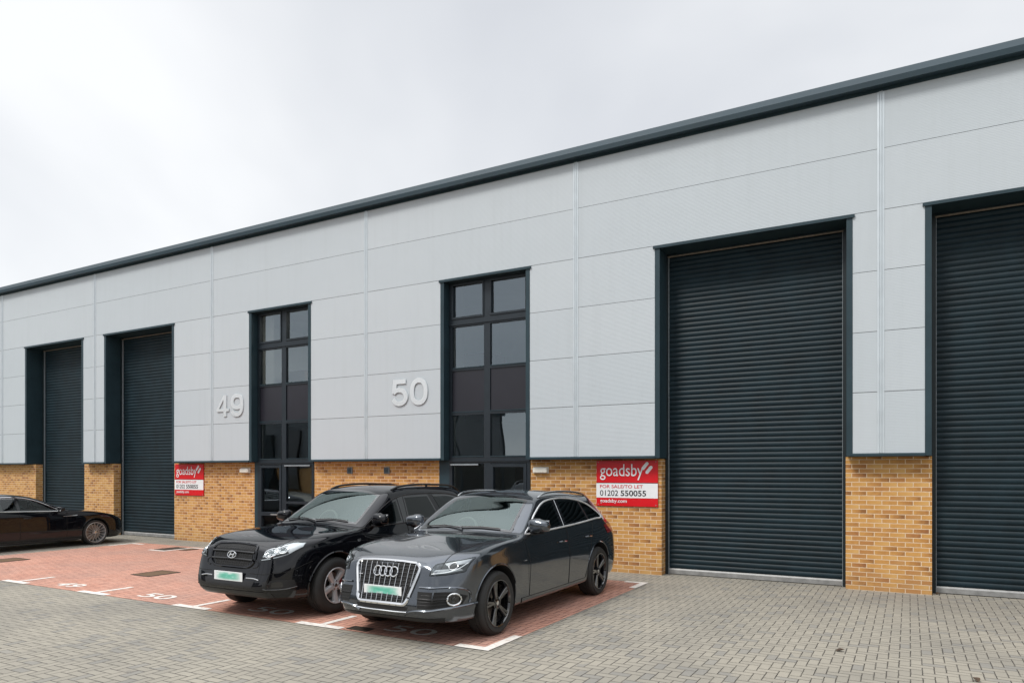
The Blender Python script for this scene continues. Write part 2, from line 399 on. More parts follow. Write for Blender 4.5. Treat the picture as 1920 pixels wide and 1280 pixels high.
def put_text(name, body, x, y, z, w_, h_, m, parent=None, off=0., ext=0., bev=0., flatz=False, label=None, cat=None, group=None, spacing=1.):
    me = text_mesh(body, w_, h_, off, ext, bev, spacing); me.materials.clear(); me.materials.append(m); me.name = name
    if not flatz: me.transform(Matrix.Rotation(R(90), 4, 'X'))
    me.transform(Matrix.Translation((x, y, z)))
    if parent is not None: me.transform(Matrix.Translation(-parent.location))
    o = link(name, me, parent)
    if label: tag(o, label, cat, group)
    return o
NG = 'bay numbers painted on the ground'
put_text('bay_number', '49', -12.40, -6.02, .009, .60, .30, M['mark'], flatz=True, off=.012, label='white 49 painted on the red paving at the far left', cat='bay number', group=NG)
put_text('bay_number', '50', -10.18, -5.98, .009, .66, .30, M['mark'], flatz=True, off=.012, label='bright white 50 painted in the empty red bay', cat='bay number', group=NG)
put_text('bay_number', '50', -7.83, -5.92, .009, .68, .30, M['mark_worn'], flatz=True, off=.004, label='worn 50 painted in front of the black SUV', cat='bay number', group=NG)
put_text('bay_number', '50', -5.45, -5.96, .009, .66, .30, M['mark_worn'], flatz=True, off=.004, label='worn 50 painted under the nose of the grey SUV', cat='bay number', group=NG)
MG = 'iron covers set in the red paving'
def cover(x0, x1, y0, y1, m, label):
    t = thing('manhole_cover', ((x0+x1)/2, (y0+y1)/2, 0), label, 'manhole cover', MG)
    b = MB(); r = .03
    for q in (rect(x0, x1, y0, y0+r), rect(x0, x1, y1-r, y1), rect(x0, x0+r, y0+r, y1-r), rect(x1-r, x1, y0+r, y1-r)):
        b.prism(q, 2, .0045, .013)
    b.build('frame', M['cover_dk'], t)
    b = MB(); b.prism(rect(x0+r+.004, x1-r-.004, y0+r+.004, y1-r-.004), 2, .0045, .011); b.build('lid', m, t)
cover(-12.36, -11.83, -4.67, -4.03, M['cover'], 'rusty iron cover in the middle of the empty red bay')
cover(-16.95, -16.38, -4.9, -4.34, M['cover'], 'rusty iron cover beside the black saloon at the left')
cover(-15.86, -15.47, -1.85, -1.24, M['cover_dk'], 'dark iron cover framed by white paint near the wall')
cover(-15.26, -14.98, -1.62, -1.28, M['cover'], 'small brown cover just right of the white painted corner')
cover(-5.86, -5.56, -6.12, -5.96, M['cover_dk'], 'dark oily cover at the bay edge under the grey SUV')
def mat_leaf():
    t = NT('dry_leaf'); o = t.obj(); t.p(Base_Color=t.ramp(t.noise(o, 30, 3), [(.3, (.035, .022, .014)), (.7, (.11, .065, .035))]), Roughness=.8); return t.m
M['leaf'] = mat_leaf()
def leaf(x, y, sz, rot, label):
    b = MB(); vs = []; n = 9
    for side_ in (-1, 0, 1):
        for i in range(n):
            t_ = i/(n-1); wd = .36*math.sin(math.pi*t_)**.7*side_; px, py = (t_-.5)*sz, wd*sz
            vs.append((x+px*math.cos(rot)-py*math.sin(rot), y+px*math.sin(rot)+py*math.cos(rot), .006+.028*abs(side_)*sz/.12*math.sin(math.pi*t_)+.02*t_*t_))
    b.add(vs, [(k*n+i, k*n+i+1, (k+1)*n+i+1, (k+1)*n+i) for k in (0, 1) for i in range(n-1)], True)
    tag(b.build('fallen_leaf', M['leaf']), label, 'leaf', 'dry leaves blown over the paving')
leaf(-.63, -4.40, .085, .4, 'curled brown leaf alone on the grey paving before the large shutter')
leaf(.527, -4.95, .08, 1.9, 'brown leaf on the grey paving at the lower right edge')
leaf(.385, .13, .08, .9, 'brown leaf caught where the brick pier meets the right shutter')
# ------------------------------------------------------------------ the terrace of industrial units
B = thing('industrial_building', (-10, 6, 0), 'long silver clad warehouse terrace on a golden brick base with dark shutters', 'building')
UL, UR = -36.0, 14.0
DOORS = [(-24.885, -21.80), (-20.555, -17.525), (-3.886, -.864), (.294, 3.316)]
WINS = [(-14.396, -12.455), (-8.55, -6.595), (6.025, 7.98)]
OPEN = sorted(DOORS+WINS)
ZC, ZT = 2.165, 5.905          # cladding foot, head of the openings
FL = .088                      # width of the flashing round an opening
# brick plinth
for a, c_ in ((UL, -24.74), (-22.005, -20.506), (-17.706, -14.508), (-12.543, -8.807), (-6.666, -3.914), (-.889, .302), (3.344, 6.10), (8.24, UR)):
    b = MB(); b.box(a, c_, 0, .215, 0, 2.112); b.build('brick_wall', M['brick'], B)
# cladding panels between the cover strips
STR = [UL, -31.6, -26.39, -21.114, -15.889, -10.682, -5.522, -.383, 4.853, 10.07, UR]
ROWS = [ZC, 3.112, 4.048, 4.985, 5.915, 6.862, 7.80]
def minus(a, c_):
    segs = []; x = a
    for (o0, o1) in OPEN:
        o0 -= FL; o1 += FL
        if o1 <= a or o0 >= c_: continue
        if o0 > x: segs.append((x, o0))
        x = max(x, o1)
    if x < c_: segs.append((x, c_))
    return segs
core = MB()
for i in range(len(STR)-1):
    a, c_ = STR[i]+.002, STR[i+1]-.002
    b = MB()
    for k in range(len(ROWS)-1):
        z0, z1 = ROWS[k]+(.004 if k else 0), ROWS[k+1]-.004
        for (x0, x1) in (minus(a, c_) if k < 4 else [(a, c_)]):
            if x1-x0 > .02: b.box(x0, x1, -.2, -.125, z0, z1)
    b.build('cladding_panel', M['clad'], B)
for (x0, x1) in minus(UL, UR): core.box(x0, x1, -.188, -.02, ZC+.01, 5.91)
core.box(UL, UR, -.188, -.02, 5.9101, 7.8)
core.build('backing_wall', M['core'], B)
for x in STR[1:-1]:
    b = MB()
    z0 = ZC if all(not (o0-FL < x < o1+FL) for o0, o1 in OPEN) else ZT
    pr = [(x-.05, -.201), (x-.05, -.206), (x-.022, -.209), (x-.016, -.219), (x-.009, -.209), (x+.009, -.209), (x+.016, -.219), (x+.022, -.209), (x+.05, -.206), (x+.05, -.201)]
    b.prism(pr, 2, z0+.001, 7.74); b.build('cover_strip', M['strip'], B)
# foot flashing under the cladding
ends = [UL]+[q for o in OPEN for q in (o[0]-FL+.002, o[1]+FL-.002)]+[UR]
for i in range(0, len(ends), 2):
    a, c_ = ends[i], ends[i+1]
    b = MB(); b.prism([(-.232, 2.118), (-.232, 2.15), (-.204, ZC-.001), (-.02, ZC-.001), (-.02, 2.1125), (-.22, 2.1125)], 0, a, c_); b.build('drip_flashing', M['anth'], B)
# eaves: flashing, gutter face and sloping top
b = MB(); b.box(UL, UR, -.2085, -.203, 7.735, 7.80); b.build('eaves_flashing', M['anth'], B)
b = MB(); b.prism([(-.02, 7.80), (-.34, 7.775), (-.35, 7.78), (-.35, 7.868), (-.335, 7.885), (-.215, 8.03), (-.02, 8.03)], 0, UL, UR); b.build('gutter', simple('gutter_metal', (.018, .036, .047), .55, .0, .1, 1.2, spec=.25), B)
b = MB(); b.prism([(-.02, 7.80), (-.02, 8.02), (13, 9.3), (26, 8.02), (26, 7.8)], 0, UL, UR); b.build('roof', M['roof'], B)
for x0, x1 in ((UL, UL+.15), (UR-.15, UR)):
    b = MB(); b.box(x0, x1, .2155, 25.8, 0, 7.799); b.build('end_wall', M['clad'], B)
b = MB(); b.box(UL+.15, UR-.15, 25.6, 25.8, 0, 7.799); b.build('rear_wall', M['clad'], B)
# flashings round the openings
def surround(o0, o1, depth, zfoot=2.114):
    b = MB()
    for (x0, x1, sgn) in ((o0-FL, o0, 1), (o1, o1+FL, -1)):
        b.box(x0, x1, -.207, -.1985, 2.121, ZT-.045)
        b.box(x0+.004 if sgn < 0 else x0, x1 if sgn < 0 else x1, -.1985, depth, 2.121, ZT-.045)
    b.box(o0-FL-.03, o1+FL+.03, -.228, -.1985, ZT-.0445, ZT+.004)
    b.box(o0-FL, o1+FL, -.1985, depth, ZT-.0445, ZT-.002)
    return b.build('opening_flashing', M['anth'], B)
# roller shutters
PITCH = .0878
def shutter(o0, o1, bl, br):
    r = bpy.data.objects.new('roller_shutter', None); COL.objects.link(r); r.parent = B; r.location = Vector(((o0+o1)/2, .27, 0))-B.location
    off = Vector(((o0+o1)/2, .27, 0)); surround(o0, o1, .30)
    b = MB(); n = int((5.86-.115)/PITCH)+1; prof = []
    for k in range(n):
        z = .112+k*PITCH
        for q in range(7):
            t = q/6.0
            prof.append((.285-.014*math.sin(math.pi*min(1, t*1.04))**.8 if q < 6 else .287, z+PITCH*t*.97))
    pts = prof
    vs = [(bl+.03, y, z) for y, z in pts]+[(br-.03, y, z) for y, z in pts]; m_ = len(pts)
    b.add(vs, [(i, i+1, m_+i+1, m_+i) for i in range(m_-1)], True)
    b.build('curtain', M['slat'], r, 50, off)
    for g0, g1 in ((bl-.02, bl+.058), (br-.058, br+.02)): b = MB(); b.box(g0, g1, .218, .30, 0, 5.855); b.build('guide_rail', M['anth_dk'], r, off=off)
    for x in (bl+.062, br-.062): b = MB(); b.box(x-.0035, x+.0035, .222, .262, .0, 5.82); b.build('guide_seal', M['vent'], r, off=off)
    b = MB(); b.prism([(.245, .012), (.245, .085), (.262, .108), (.30, .108), (.30, .012)], 0, bl+.06, br-.06); b.build('bottom_bar', M['alu'], r, off=off)
    b = MB(); b.box(bl+.05, br-.05, .205, .2175, 5.79, 5.815); b.build('head_batten', M['wood'], r, off=off)
    b = MB(); b.box(bl-.05, br+.05, .31, .34, 0, 5.9); b.build('back_board', M['core'], r, off=off)
    return r
shutter(*DOORS[0], -24.74, -22.005); shutter(*DOORS[1], -20.506, -17.706); shutter(*DOORS[2], -3.914, -.889); shutter(*DOORS[3], .302, 3.344)
# glazed entrance screens
def glass(b, x0, x1, z0, z1):
    """a pane of float glass with the faint bow a sealed unit has"""
    n = 14; vs = []; b.keep = True; a1, a2, a3 = random.uniform(0, 6), random.uniform(0, 6), random.uniform(-1, 1)
    for i in range(n+1):
        for j in range(n+1):
            u, v = i/n, j/n
            bow = .0011*math.sin(math.pi*u)*math.sin(math.pi*v)*a3+.00035*math.sin(5*u+a1)*math.cos(4*v+a2)
            vs.append((x0+(x1-x0)*u, .02+bow, z0+(z1-z0)*v))
    m = n+1; b.add(vs, [(i*m+j, (i+1)*m+j, (i+1)*m+j+1, i*m+j+1) for i in range(n) for j in range(n)], True)
def screen_win(o0, o1, door_right, bl, br, mull):
    r = bpy.data.objects.new('window', None); COL.objects.link(r); r.parent = B
    off = Vector(((o0+o1)/2, 0, 0)); r.location = off-B.location
    surround(o0, o1, .06)
    x0, x1 = o0+.012, o1-.002
    y0, y1 = -.02, .06
    b = MB(); zr = [0.0, 2.05, 2.205, 3.07, 3.14, 4.005, 4.07, 4.93, 5.135, 5.81, 5.86]
    bx = lambda xa, xb, za, zb, yy=y0: b.box(xa, xb, yy, y1, za, zb)
    bx(x0, x0+.07, 0, 5.859); bx(x1-.07, x1, 0, 5.859); bx(mull-.074, mull+.074, .0, 5.859, y0+.001)
    for a_, c_ in ((x0+.07, mull-.074), (mull+.074, x1-.07)):
        for za, zb in ((2.05, 2.205), (3.07, 3.14), (4.005, 4.07), (4.93, 5.095), (5.835, 5.859)): bx(a_, c_, za, zb)
        # opening light in the top row: a raised sash
        for q in ((a_, a_+.03, 5.095, 5.835), (c_-.03, c_, 5.095, 5.835)): bx(*q, y0-.018)
        bx(a_+.03, c_-.03, 5.095, 5.135, y0-.018); bx(a_+.03, c_-.03, 5.80, 5.835, y0-.018)
    bx(x0, x1, 2.09, 2.115, y0-.022); bx(x0, x1, 4.965, 5.0, y0-.022)
    b.build('frame', M['frame'], r, off=off)
    for a_, c_ in ((x0+.07, mull-.074), (mull+.074, x1-.07)):
        for z in (2.205, 3.14, 4.07): b = MB(); b.box(a_+.01, c_-.01, y0-.012, y0+.004, z-.018, z-.002); b.build('glazing_bead', M['anth'], r, off=off)
    for a_, c_ in ((x0+.07, mull-.074), (mull+.074, x1-.07)):
        for za, zb in ((2.205, 3.07), (4.07, 4.93), (5.135, 5.80)):
            i = .03 if za > 5 else 0
            b = MB(); glass(b, a_+i, c_-i, za, zb); b.build('pane', M['pane'], r, off=off)
        b = MB(); b.box(a_, c_, .004, .04, 3.14, 4.005); b.build('spandrel_panel', M['spandrel'], r, off=off)
    # ground floor: a glazed door leaf one side, a fixed side light the other
    L, Rr = (x0+.07, mull-.074), (mull+.074, x1-.07)
    dr, fx = (Rr, L) if door_right else (L, Rr)
    b = MB(); s = .075
    for q in ((dr[0]+.006, dr[0]+s, .02, 2.04), (dr[1]-s, dr[1]-.006, .02, 2.04), (dr[0]+s, dr[1]-s, .02, .16), (dr[0]+s, dr[1]-s, .78, .87), (dr[0]+s, dr[1]-s, 1.975, 2.04)): bx(*q, y0-.012)
    b.build('door', M['frame'], r, off=off)
    b = MB(); glass(b, dr[0]+s, dr[1]-s, .16, .78); glass(b, dr[0]+s, dr[1]-s, .87, 1.975); b.build('door_pane', M['pane'], r, off=off)
    b = MB(); hx = dr[1]-.2 if not door_right else dr[0]+.2
    b.box(hx-.14, hx+.14, y0-.05, y0-.03, .80, .83, .004); b.box(hx-.13, hx-.10, y0-.031, y0-.011, .80, .83); b.box(hx+.10, hx+.13, y0-.031, y0-.011, .80, .83)
    b.build('door_handle', M['alu'], r, off=off)
    b = MB(); bx(fx[0], fx[1], 1.09, 1.15); b.build('side_light_rail', M['frame'], r, off=off)
    b = MB(); bx(fx[0], fx[1], 0, .1); b.build('side_light_sill', M['frame'], r, off=off)
    b = MB(); glass(b, fx[0], fx[1], .1, 1.09); glass(b, fx[0], fx[1], 1.15, 2.05); b.build('pane', M['pane'], r, off=off)
    b = MB(); b.box(fx[0]-.02, fx[1]-.02 if not door_right else fx[1]-.12, y0-.045, y0-.0125, 2.008, 2.04, .006); b.build('door_closer', M['vent'], r, off=off)
    # jamb linings beside the brick, full height
    b = MB()
    if x0 > bl: b.box(bl+.002, x0-.001, -.012, .06, 0, 2.12)
    if br > x1: b.box(x1+.001, br-.002, -.012, .06, 0, 2.12)
    b.build('jamb_lining', M['anth'], r, off=off)
    # the room behind the glass
    xa, xb, yb = o0-1.2, o1+.9, 4.2
    b = MB(); b.box(xa, xb, yb, yb+.05, 0, 5.95); b.box(xa-.05, xa, .3, yb, 0, 5.95); b.box(xb, xb+.05, .3, yb, 0, 5.95)
    b.box(xa, o0-.09, .25, .3, 0, 5.95); b.box(o1+.09, xb, .25, .3, 0, 5.95); b.box(xa, xb, .3, yb, 5.951, 6.0)
    b.box(o0-.05, o0+.105, .07, .42, .011, 3.19); b.box(o0-.05, o0+.105, .07, .42, 3.951, 5.94)
    b.build('room_wall', M['wall_in'], r, off=off)
    b = MB(); b.box(xa, xb, .1, yb, 3.2, 3.95); b.box(xa, xb, .3, yb, .002, .01); b.build('room_floor', M['floor_in'], r, off=off)
    b = MB(); b.box(xa+.5, xa+1.45, yb-.06, yb-.01, .01, 2.1); b.box(mull+.1, mull+.9, 2.2, 2.8, .01, .75); b.box(xa+.3, xa+1.2, 1.6, 2.4, 3.951, 4.65)
    b.build('room_furniture', simple('brown_furniture', (.16, .085, .045), .6), r, off=off)
    return r, off
w49, off49 = screen_win(*WINS[0], False, -14.508, -12.543, -13.46)
screen_win(*WINS[1], True, -8.807, -6.666, -7.60)
screen_win(*WINS[2], True, 6.10, 8.24, 6.98)
em = NT('lit_ceiling_panel'); em.p(Base_Color=(.8, .8, .76), Emission_Color=(1, .96, .86), Emission_Strength=1.3)
b = MB(); b.box(-13.3, -12.2, .8, 2.2, 5.925, 5.945); b.build('ceiling_light', em.m, w49, off=off49)

# across the yard, added for reflections in glass and paintwork: unit, wall, lamp posts
OB = thing('industrial_building', (-50, -40, 0), 'dark clad industrial unit across the yard, mirrored in entrance 49', 'building')
b = MB(); b.box(-74, -35, -48, -33, 0, 2.3); b.build('brick_wall', M['brick'], OB)
b = MB(); b.box(-74.1, -34.9, -48.1, -32.9, 2.301, 7.4); b.build('wall', simple('dark_cladding', (.13, .14, .15), .5, .1), OB)
for k in range(4):
    x0 = -72+k*9.3
    b = MB(); b.box(x0, x0+3.4, -32.88, -32.6, 0, 5.2); b.build('shutter', M['slat'], OB)
    b = MB(); b.box(x0+4.6, x0+6.6, -32.88, -32.6, .2, 5.6); b.build('window', M['frit'], OB)
b = MB(); b.box(-74.3, -34.7, -48.3, -32.5, 7.401, 7.8); b.build('roof_edge', M['anth'], OB)
b = MB(); b.box(-34.6, 60, -33.4, -33, 0, 2.9); tag(b.build('reflection_wall', simple('dark_wall', (.05, .05, .045), .9)), 'unseen dark wall added across the yard for its reflection in the car paint', 'wall')  # added wall, out of view; keeps the car fronts' reflections dark
for x_, r_ in ((-28.2, 'left'), (-24.6, 'right')):
    t = thing('lamp_post', (x_, -30, 0), 'dark lamp post across the yard, the '+r_+'-hand one mirrored in entrance 50', 'lamp post', 'lamp posts across the yard')
    b = MB(); b.lathe([(0, .16), (.8, .15), (.9, .10), (9, .07)], 16, 2, (x_, -30, 0)); b.build('pole', M['anth_dk'], t)
    b = MB(); b.box(x_-.15, x_+.15, -30.1, -29.2, 9, 9.12, .03); b.build('lamp_head', M['vent'], t)

# ------------------------------------------------------------------ fittings on the wall
def ribbon(b, pts, t, y0, y1, closed=False):
    """a 2D centre line (x, z) thickened to a flat stroke and given depth"""
    P = [Vector(p_) for p_ in pts]; n = len(P); L, Rt = [], []
    for i in range(n):
        a = P[(i-1) % n] if closed or i else P[i]; c_ = P[(i+1) % n] if closed or i < n-1 else P[i]
        d0 = (P[i]-a).normalized() if (P[i]-a).length > 1e-9 else (c_-P[i]).normalized(); d1 = (c_-P[i]).normalized() if (c_-P[i]).length > 1e-9 else d0
        m_ = (d0+d1).normalized(); nn = Vector((-m_.y, m_.x)); k = 1/max(.45, m_.dot(d1)); L.append(P[i]+nn*t/2*k); Rt.append(P[i]-nn*t/2*k)
    vs = [(q.x, y0, q.y) for q in L]+[(q.x, y0, q.y) for q in Rt]+[(q.x, y1, q.y) for q in L]+[(q.x, y1, q.y) for q in Rt]
    for i in range(n if closed else n-1):
        j = (i+1) % n
        b.add(vs, [(i, n+i, n+j, j), (2*n+i, 2*n+j, 3*n+j, 3*n+i), (i, j, 2*n+j, 2*n+i), (n+i, 3*n+i, 3*n+j, n+j)])
    if not closed: b.add(vs, [(0, 2*n, 3*n, n), (n-1, 2*n-1, 4*n-1, 3*n-1)])
def bez(pts, n=40):
    out = []; P = [Vector(p_) for p_ in pts]; Q = [P[0]*2-P[1]]+P+[P[-1]*2-P[-2]]
    for i in range(1, len(Q)-2):
        for k in range(8):
            t = k/8; a, b_, c_, d = Q[i-1:i+3]
            out.append(.5*((2*b_)+(c_-a)*t+(2*a-5*b_+4*c_-d)*t*t+(3*b_-a-3*c_+d)*t**3))
    return out+[P[-1]]
def loop(cx, cz, rx, rz, e=2.3, n=44):
    f = lambda v: math.copysign(abs(v)**(2/e), v)
    return [(cx+rx*f(math.cos(2*math.pi*k/n)), cz+rz*f(math.sin(2*math.pi*k/n))) for k in range(n)]
def digit(ch, b, x, z, w_, h_, y0, y1):
    S = lambda pts: [(x+p_[0]*w_, z+p_[1]*h_) for p_ in pts]; t = .185*h_
    if ch == '0': ribbon(b, S(loop(.5, .5, .385, .437)), t, y0, y1, True)
    if ch == '5':
        ribbon(b, S([(.86, .935), (.245, .935), (.175, .468)]), t, y0, y1)
        ribbon(b, S(bez([(.155, .50), (.30, .585), (.50, .605), (.72, .55), (.86, .40), (.86, .26), (.74, .12), (.52, .064), (.30, .10), (.14, .25)])), t, y0-.002, y1)
    if ch == '4':
        for q in ([(.56, 0), (.78, 0), (.78, 1), (.56, 1)], [(.03, .235), (.56, .235), (.56, .37), (.03, .37)], [(.78, .235), (.97, .235), (.97, .37), (.78, .37)], [(.03, .37), (.21, .37), (.56, .80), (.56, 1)]):
            b.prism([(p_[0], p_[1]) for p_ in S(q)], 1, y0, y1)
    if ch == '9':
        ribbon(b, S(loop(.5, .665, .365, .272)), t, y0, y1, True)
        ribbon(b, S(bez([(.868, .62), (.87, .42), (.80, .20), (.66, .09), (.48, .064), (.28, .10), (.14, .24)])), t, y0-.002, y1)
def unit_number(txt, x, z, w_, h_, label):
    t = thing('unit_number', (x+w_/2, -.2, z), label, 'number sign', 'silver unit numbers on the cladding')
    for k, ch in enumerate(txt):
        b = MB(); digit(ch, b, x+k*w_*.525, z, w_*.475, h_, -.224, -.204); b.build('digit', M['letter'], t)
unit_number('50', -9.952, 3.325, .995, .55, 'raised silver number 50 beside the larger entrance window')
unit_number('49', -15.69, 3.295, 1.02, .55, 'raised silver number 49 left of the further entrance window')

def board(x0, z0, label):
    W_, H_ = 1.195, .85
    t = thing('agent_board', (x0+W_/2, -.02, z0), label, 'sign board', 'red and white estate agent boards on the brick')
    y = -.03
    b = MB(); b.box(x0, x0+W_, -.024, -.004, z0, z0+H_, .003); b.build('panel', M['signred'], t)
    b = MB(); b.box(x0, x0+W_, -.0265, -.0242, z0+.155, z0+.425); b.build('white_band', M['signwhite'], t)
    b = MB(); b.box(x0, x0+W_, -.0268, -.0242, z0+.4255, z0+.437); b.build('black_rule', M['signblack'], t)
    put_text('logo_lettering', 'goadsby', x0+.075, -.0285, z0+.487, .845, .295, M['signwhite'], t, off=.0, ext=.003)
    b = MB()
    for (cx, cz) in ((x0+.955, z0+.745), (x0+1.03, z0+.675)):
        ln, r_ = .115, .030; d = Vector((math.cos(R(50)), math.sin(R(50)))); nrm = Vector((-d.y, d.x)); c_ = Vector((cx, cz)); pr = []
        for k in range(9): a = R(-90)+math.pi*k/8; pr.append(c_+d*(ln/2+r_*math.cos(a))+nrm*(r_*math.sin(a)))
        for k in range(9): a = R(90)+math.pi*k/8; pr.append(c_+d*(-ln/2+r_*math.cos(a))+nrm*(r_*math.sin(a)))
        vs = [(p.x, -.0285, p.y) for p in pr]+[(p.x, -.0242, p.y) for p in pr]; n = len(pr)
        b.add(vs, [tuple(range(n))]+[(i, (i+1) % n, n+(i+1) % n, n+i) for i in range(n)])
    b.build('logo_bars', M['signwhite'], t)
    put_text('sale_lettering', 'FOR SALE/TO LET', x0+.075, -.0285, z0+.335, .84, .062, M['signred'], t, off=.003, ext=.0015)
    put_text('phone_lettering', '01202', x0+.075, -.0285, z0+.19, .36, .105, M['signblack'], t, off=.0, ext=.0015)
    put_text('phone_lettering', '550055', x0+.485, -.0285, z0+.19, .49, .105, M['signblack'], t, off=.012, ext=.0015)
    put_text('web_lettering', 'goadsby.com', x0+.075, -.0285, z0+.045, .53, .085, M['signwhite'], t, off=.008, ext=.0015)
    b = MB()
    for sx in (x0+.035, x0+W_-.035):
        for sz in (z0+.03, z0+H_-.03): b.lathe([(-.027, .0), (-.027, .009), (-.0242, .011)], 10, 1, (sx, 0, sz))
    b.build('screw_heads', M['alu'], t)
board(-5.172, 1.237, 'red and white agent board beside the large roller shutter')
board(-17.655, 1.235, 'smaller looking agent board beside the further shutter, left of window 49')

def bulkhead(x0, x1, label):
    t = thing('bulkhead_light', ((x0+x1)/2, 0, 1.91), label, 'wall light', 'white bulkhead lights beside the entrances')
    b = MB(); b.box(x0, x1, -.032, -.001, 1.845, 1.972, .008); b.build('base', M['white'], t)
    b = MB(); b.box(x0+.012, x1-.012, -.085, -.0325, 1.857, 1.96, .018); b.build('diffuser', simple('frosted_diffuser', (.80, .78, .70), .25, 0, .03), t)
bulkhead(-6.52, -6.185, 'long white bulkhead light right of entrance 50')
bulkhead(-15.0, -14.66, 'white bulkhead light left of entrance 49')
def air_vent(x0, label):
    t = thing('wall_vent', (x0+.076, 0, 1.83), label, 'vent', 'small grey vents high in the brick')
    b = MB(); b.box(x0, x0+.152, -.03, -.001, 1.83, 1.978, .006); b.build('hood', M['vent'], t)
    b = MB()
    for k in range(4): b.prism([(-.031, 1.845+k*.031), (-.044, 1.848+k*.031), (-.044, 1.852+k*.031), (-.031, 1.868+k*.031)], 0, x0+.016, x0+.136)
    b.build('louvre', M['anth'], t)
air_vent(-11.40, 'small grey wall vent nearer window 49')
air_vent(-10.31, 'small grey wall vent nearer window 50')
# ------------------------------------------------------------------ cars
LOCAL[0] = True
def resample(pts, n, smooth=True):
    P = [Vector(p) for p in pts]
    if len(P) == 2 or not smooth:
        d = [0]
        for a, b_ in zip(P, P[1:]): d.append(d[-1]+(b_-a).length)
        out = []; k = 0
        for i in range(n):
            t = d[-1]*i/(n-1)
            while k < len(P)-2 and d[k+1] < t: k += 1
            out.append(P[k].lerp(P[k+1], (t-d[k])/max(1e-9, d[k+1]-d[k])))
        return out
    Q = [P[0]*2-P[1]]+P+[P[-1]*2-P[-2]]; dense = []
    for i in range(1, len(Q)-2):
        p0, p1, p2, p3 = Q[i-1:i+3]
        t0 = 0; t1 = t0+(p1-p0).length**.5+1e-6; t2 = t1+(p2-p1).length**.5+1e-6; t3 = t2+(p3-p2).length**.5+1e-6
        for k in range(16):
            t = t1+(t2-t1)*k/16
            A1 = p0*((t1-t)/(t1-t0))+p1*((t-t0)/(t1-t0)); A2 = p1*((t2-t)/(t2-t1))+p2*((t-t1)/(t2-t1)); A3 = p2*((t3-t)/(t3-t2))+p3*((t-t2)/(t3-t2))
            B1 = A1*((t2-t)/(t2-t0))+A2*((t-t0)/(t2-t0)); B2 = A2*((t3-t)/(t3-t1))+A3*((t-t1)/(t3-t1))
            dense.append(B1*((t2-t)/(t2-t1))+B2*((t-t1)/(t2-t1)))
    dense.append(P[-1]); return resample(dense, n, False)

def inside(p, poly):
    c = False; n = len(poly)
    for i in range(n):
        a, b_ = poly[i], poly[(i+1) % n]
        if (a[1] > p[1]) != (b_[1] > p[1]) and p[0] < (b_[0]-a[0])*(p[1]-a[1])/(b_[1]-a[1])+a[0]: c = not c
    return c
def edge_dist(p, poly):
    best = 9; p = Vector(p)
    for i in range(len(poly)):
        a, b_ = Vector(poly[i]), Vector(poly[(i+1) % len(poly)]); ab = b_-a
        t = max(0, min(1, (p-a).dot(ab)/max(1e-12, ab.dot(ab)))); best = min(best, (a+ab*t-p).length)
    return best

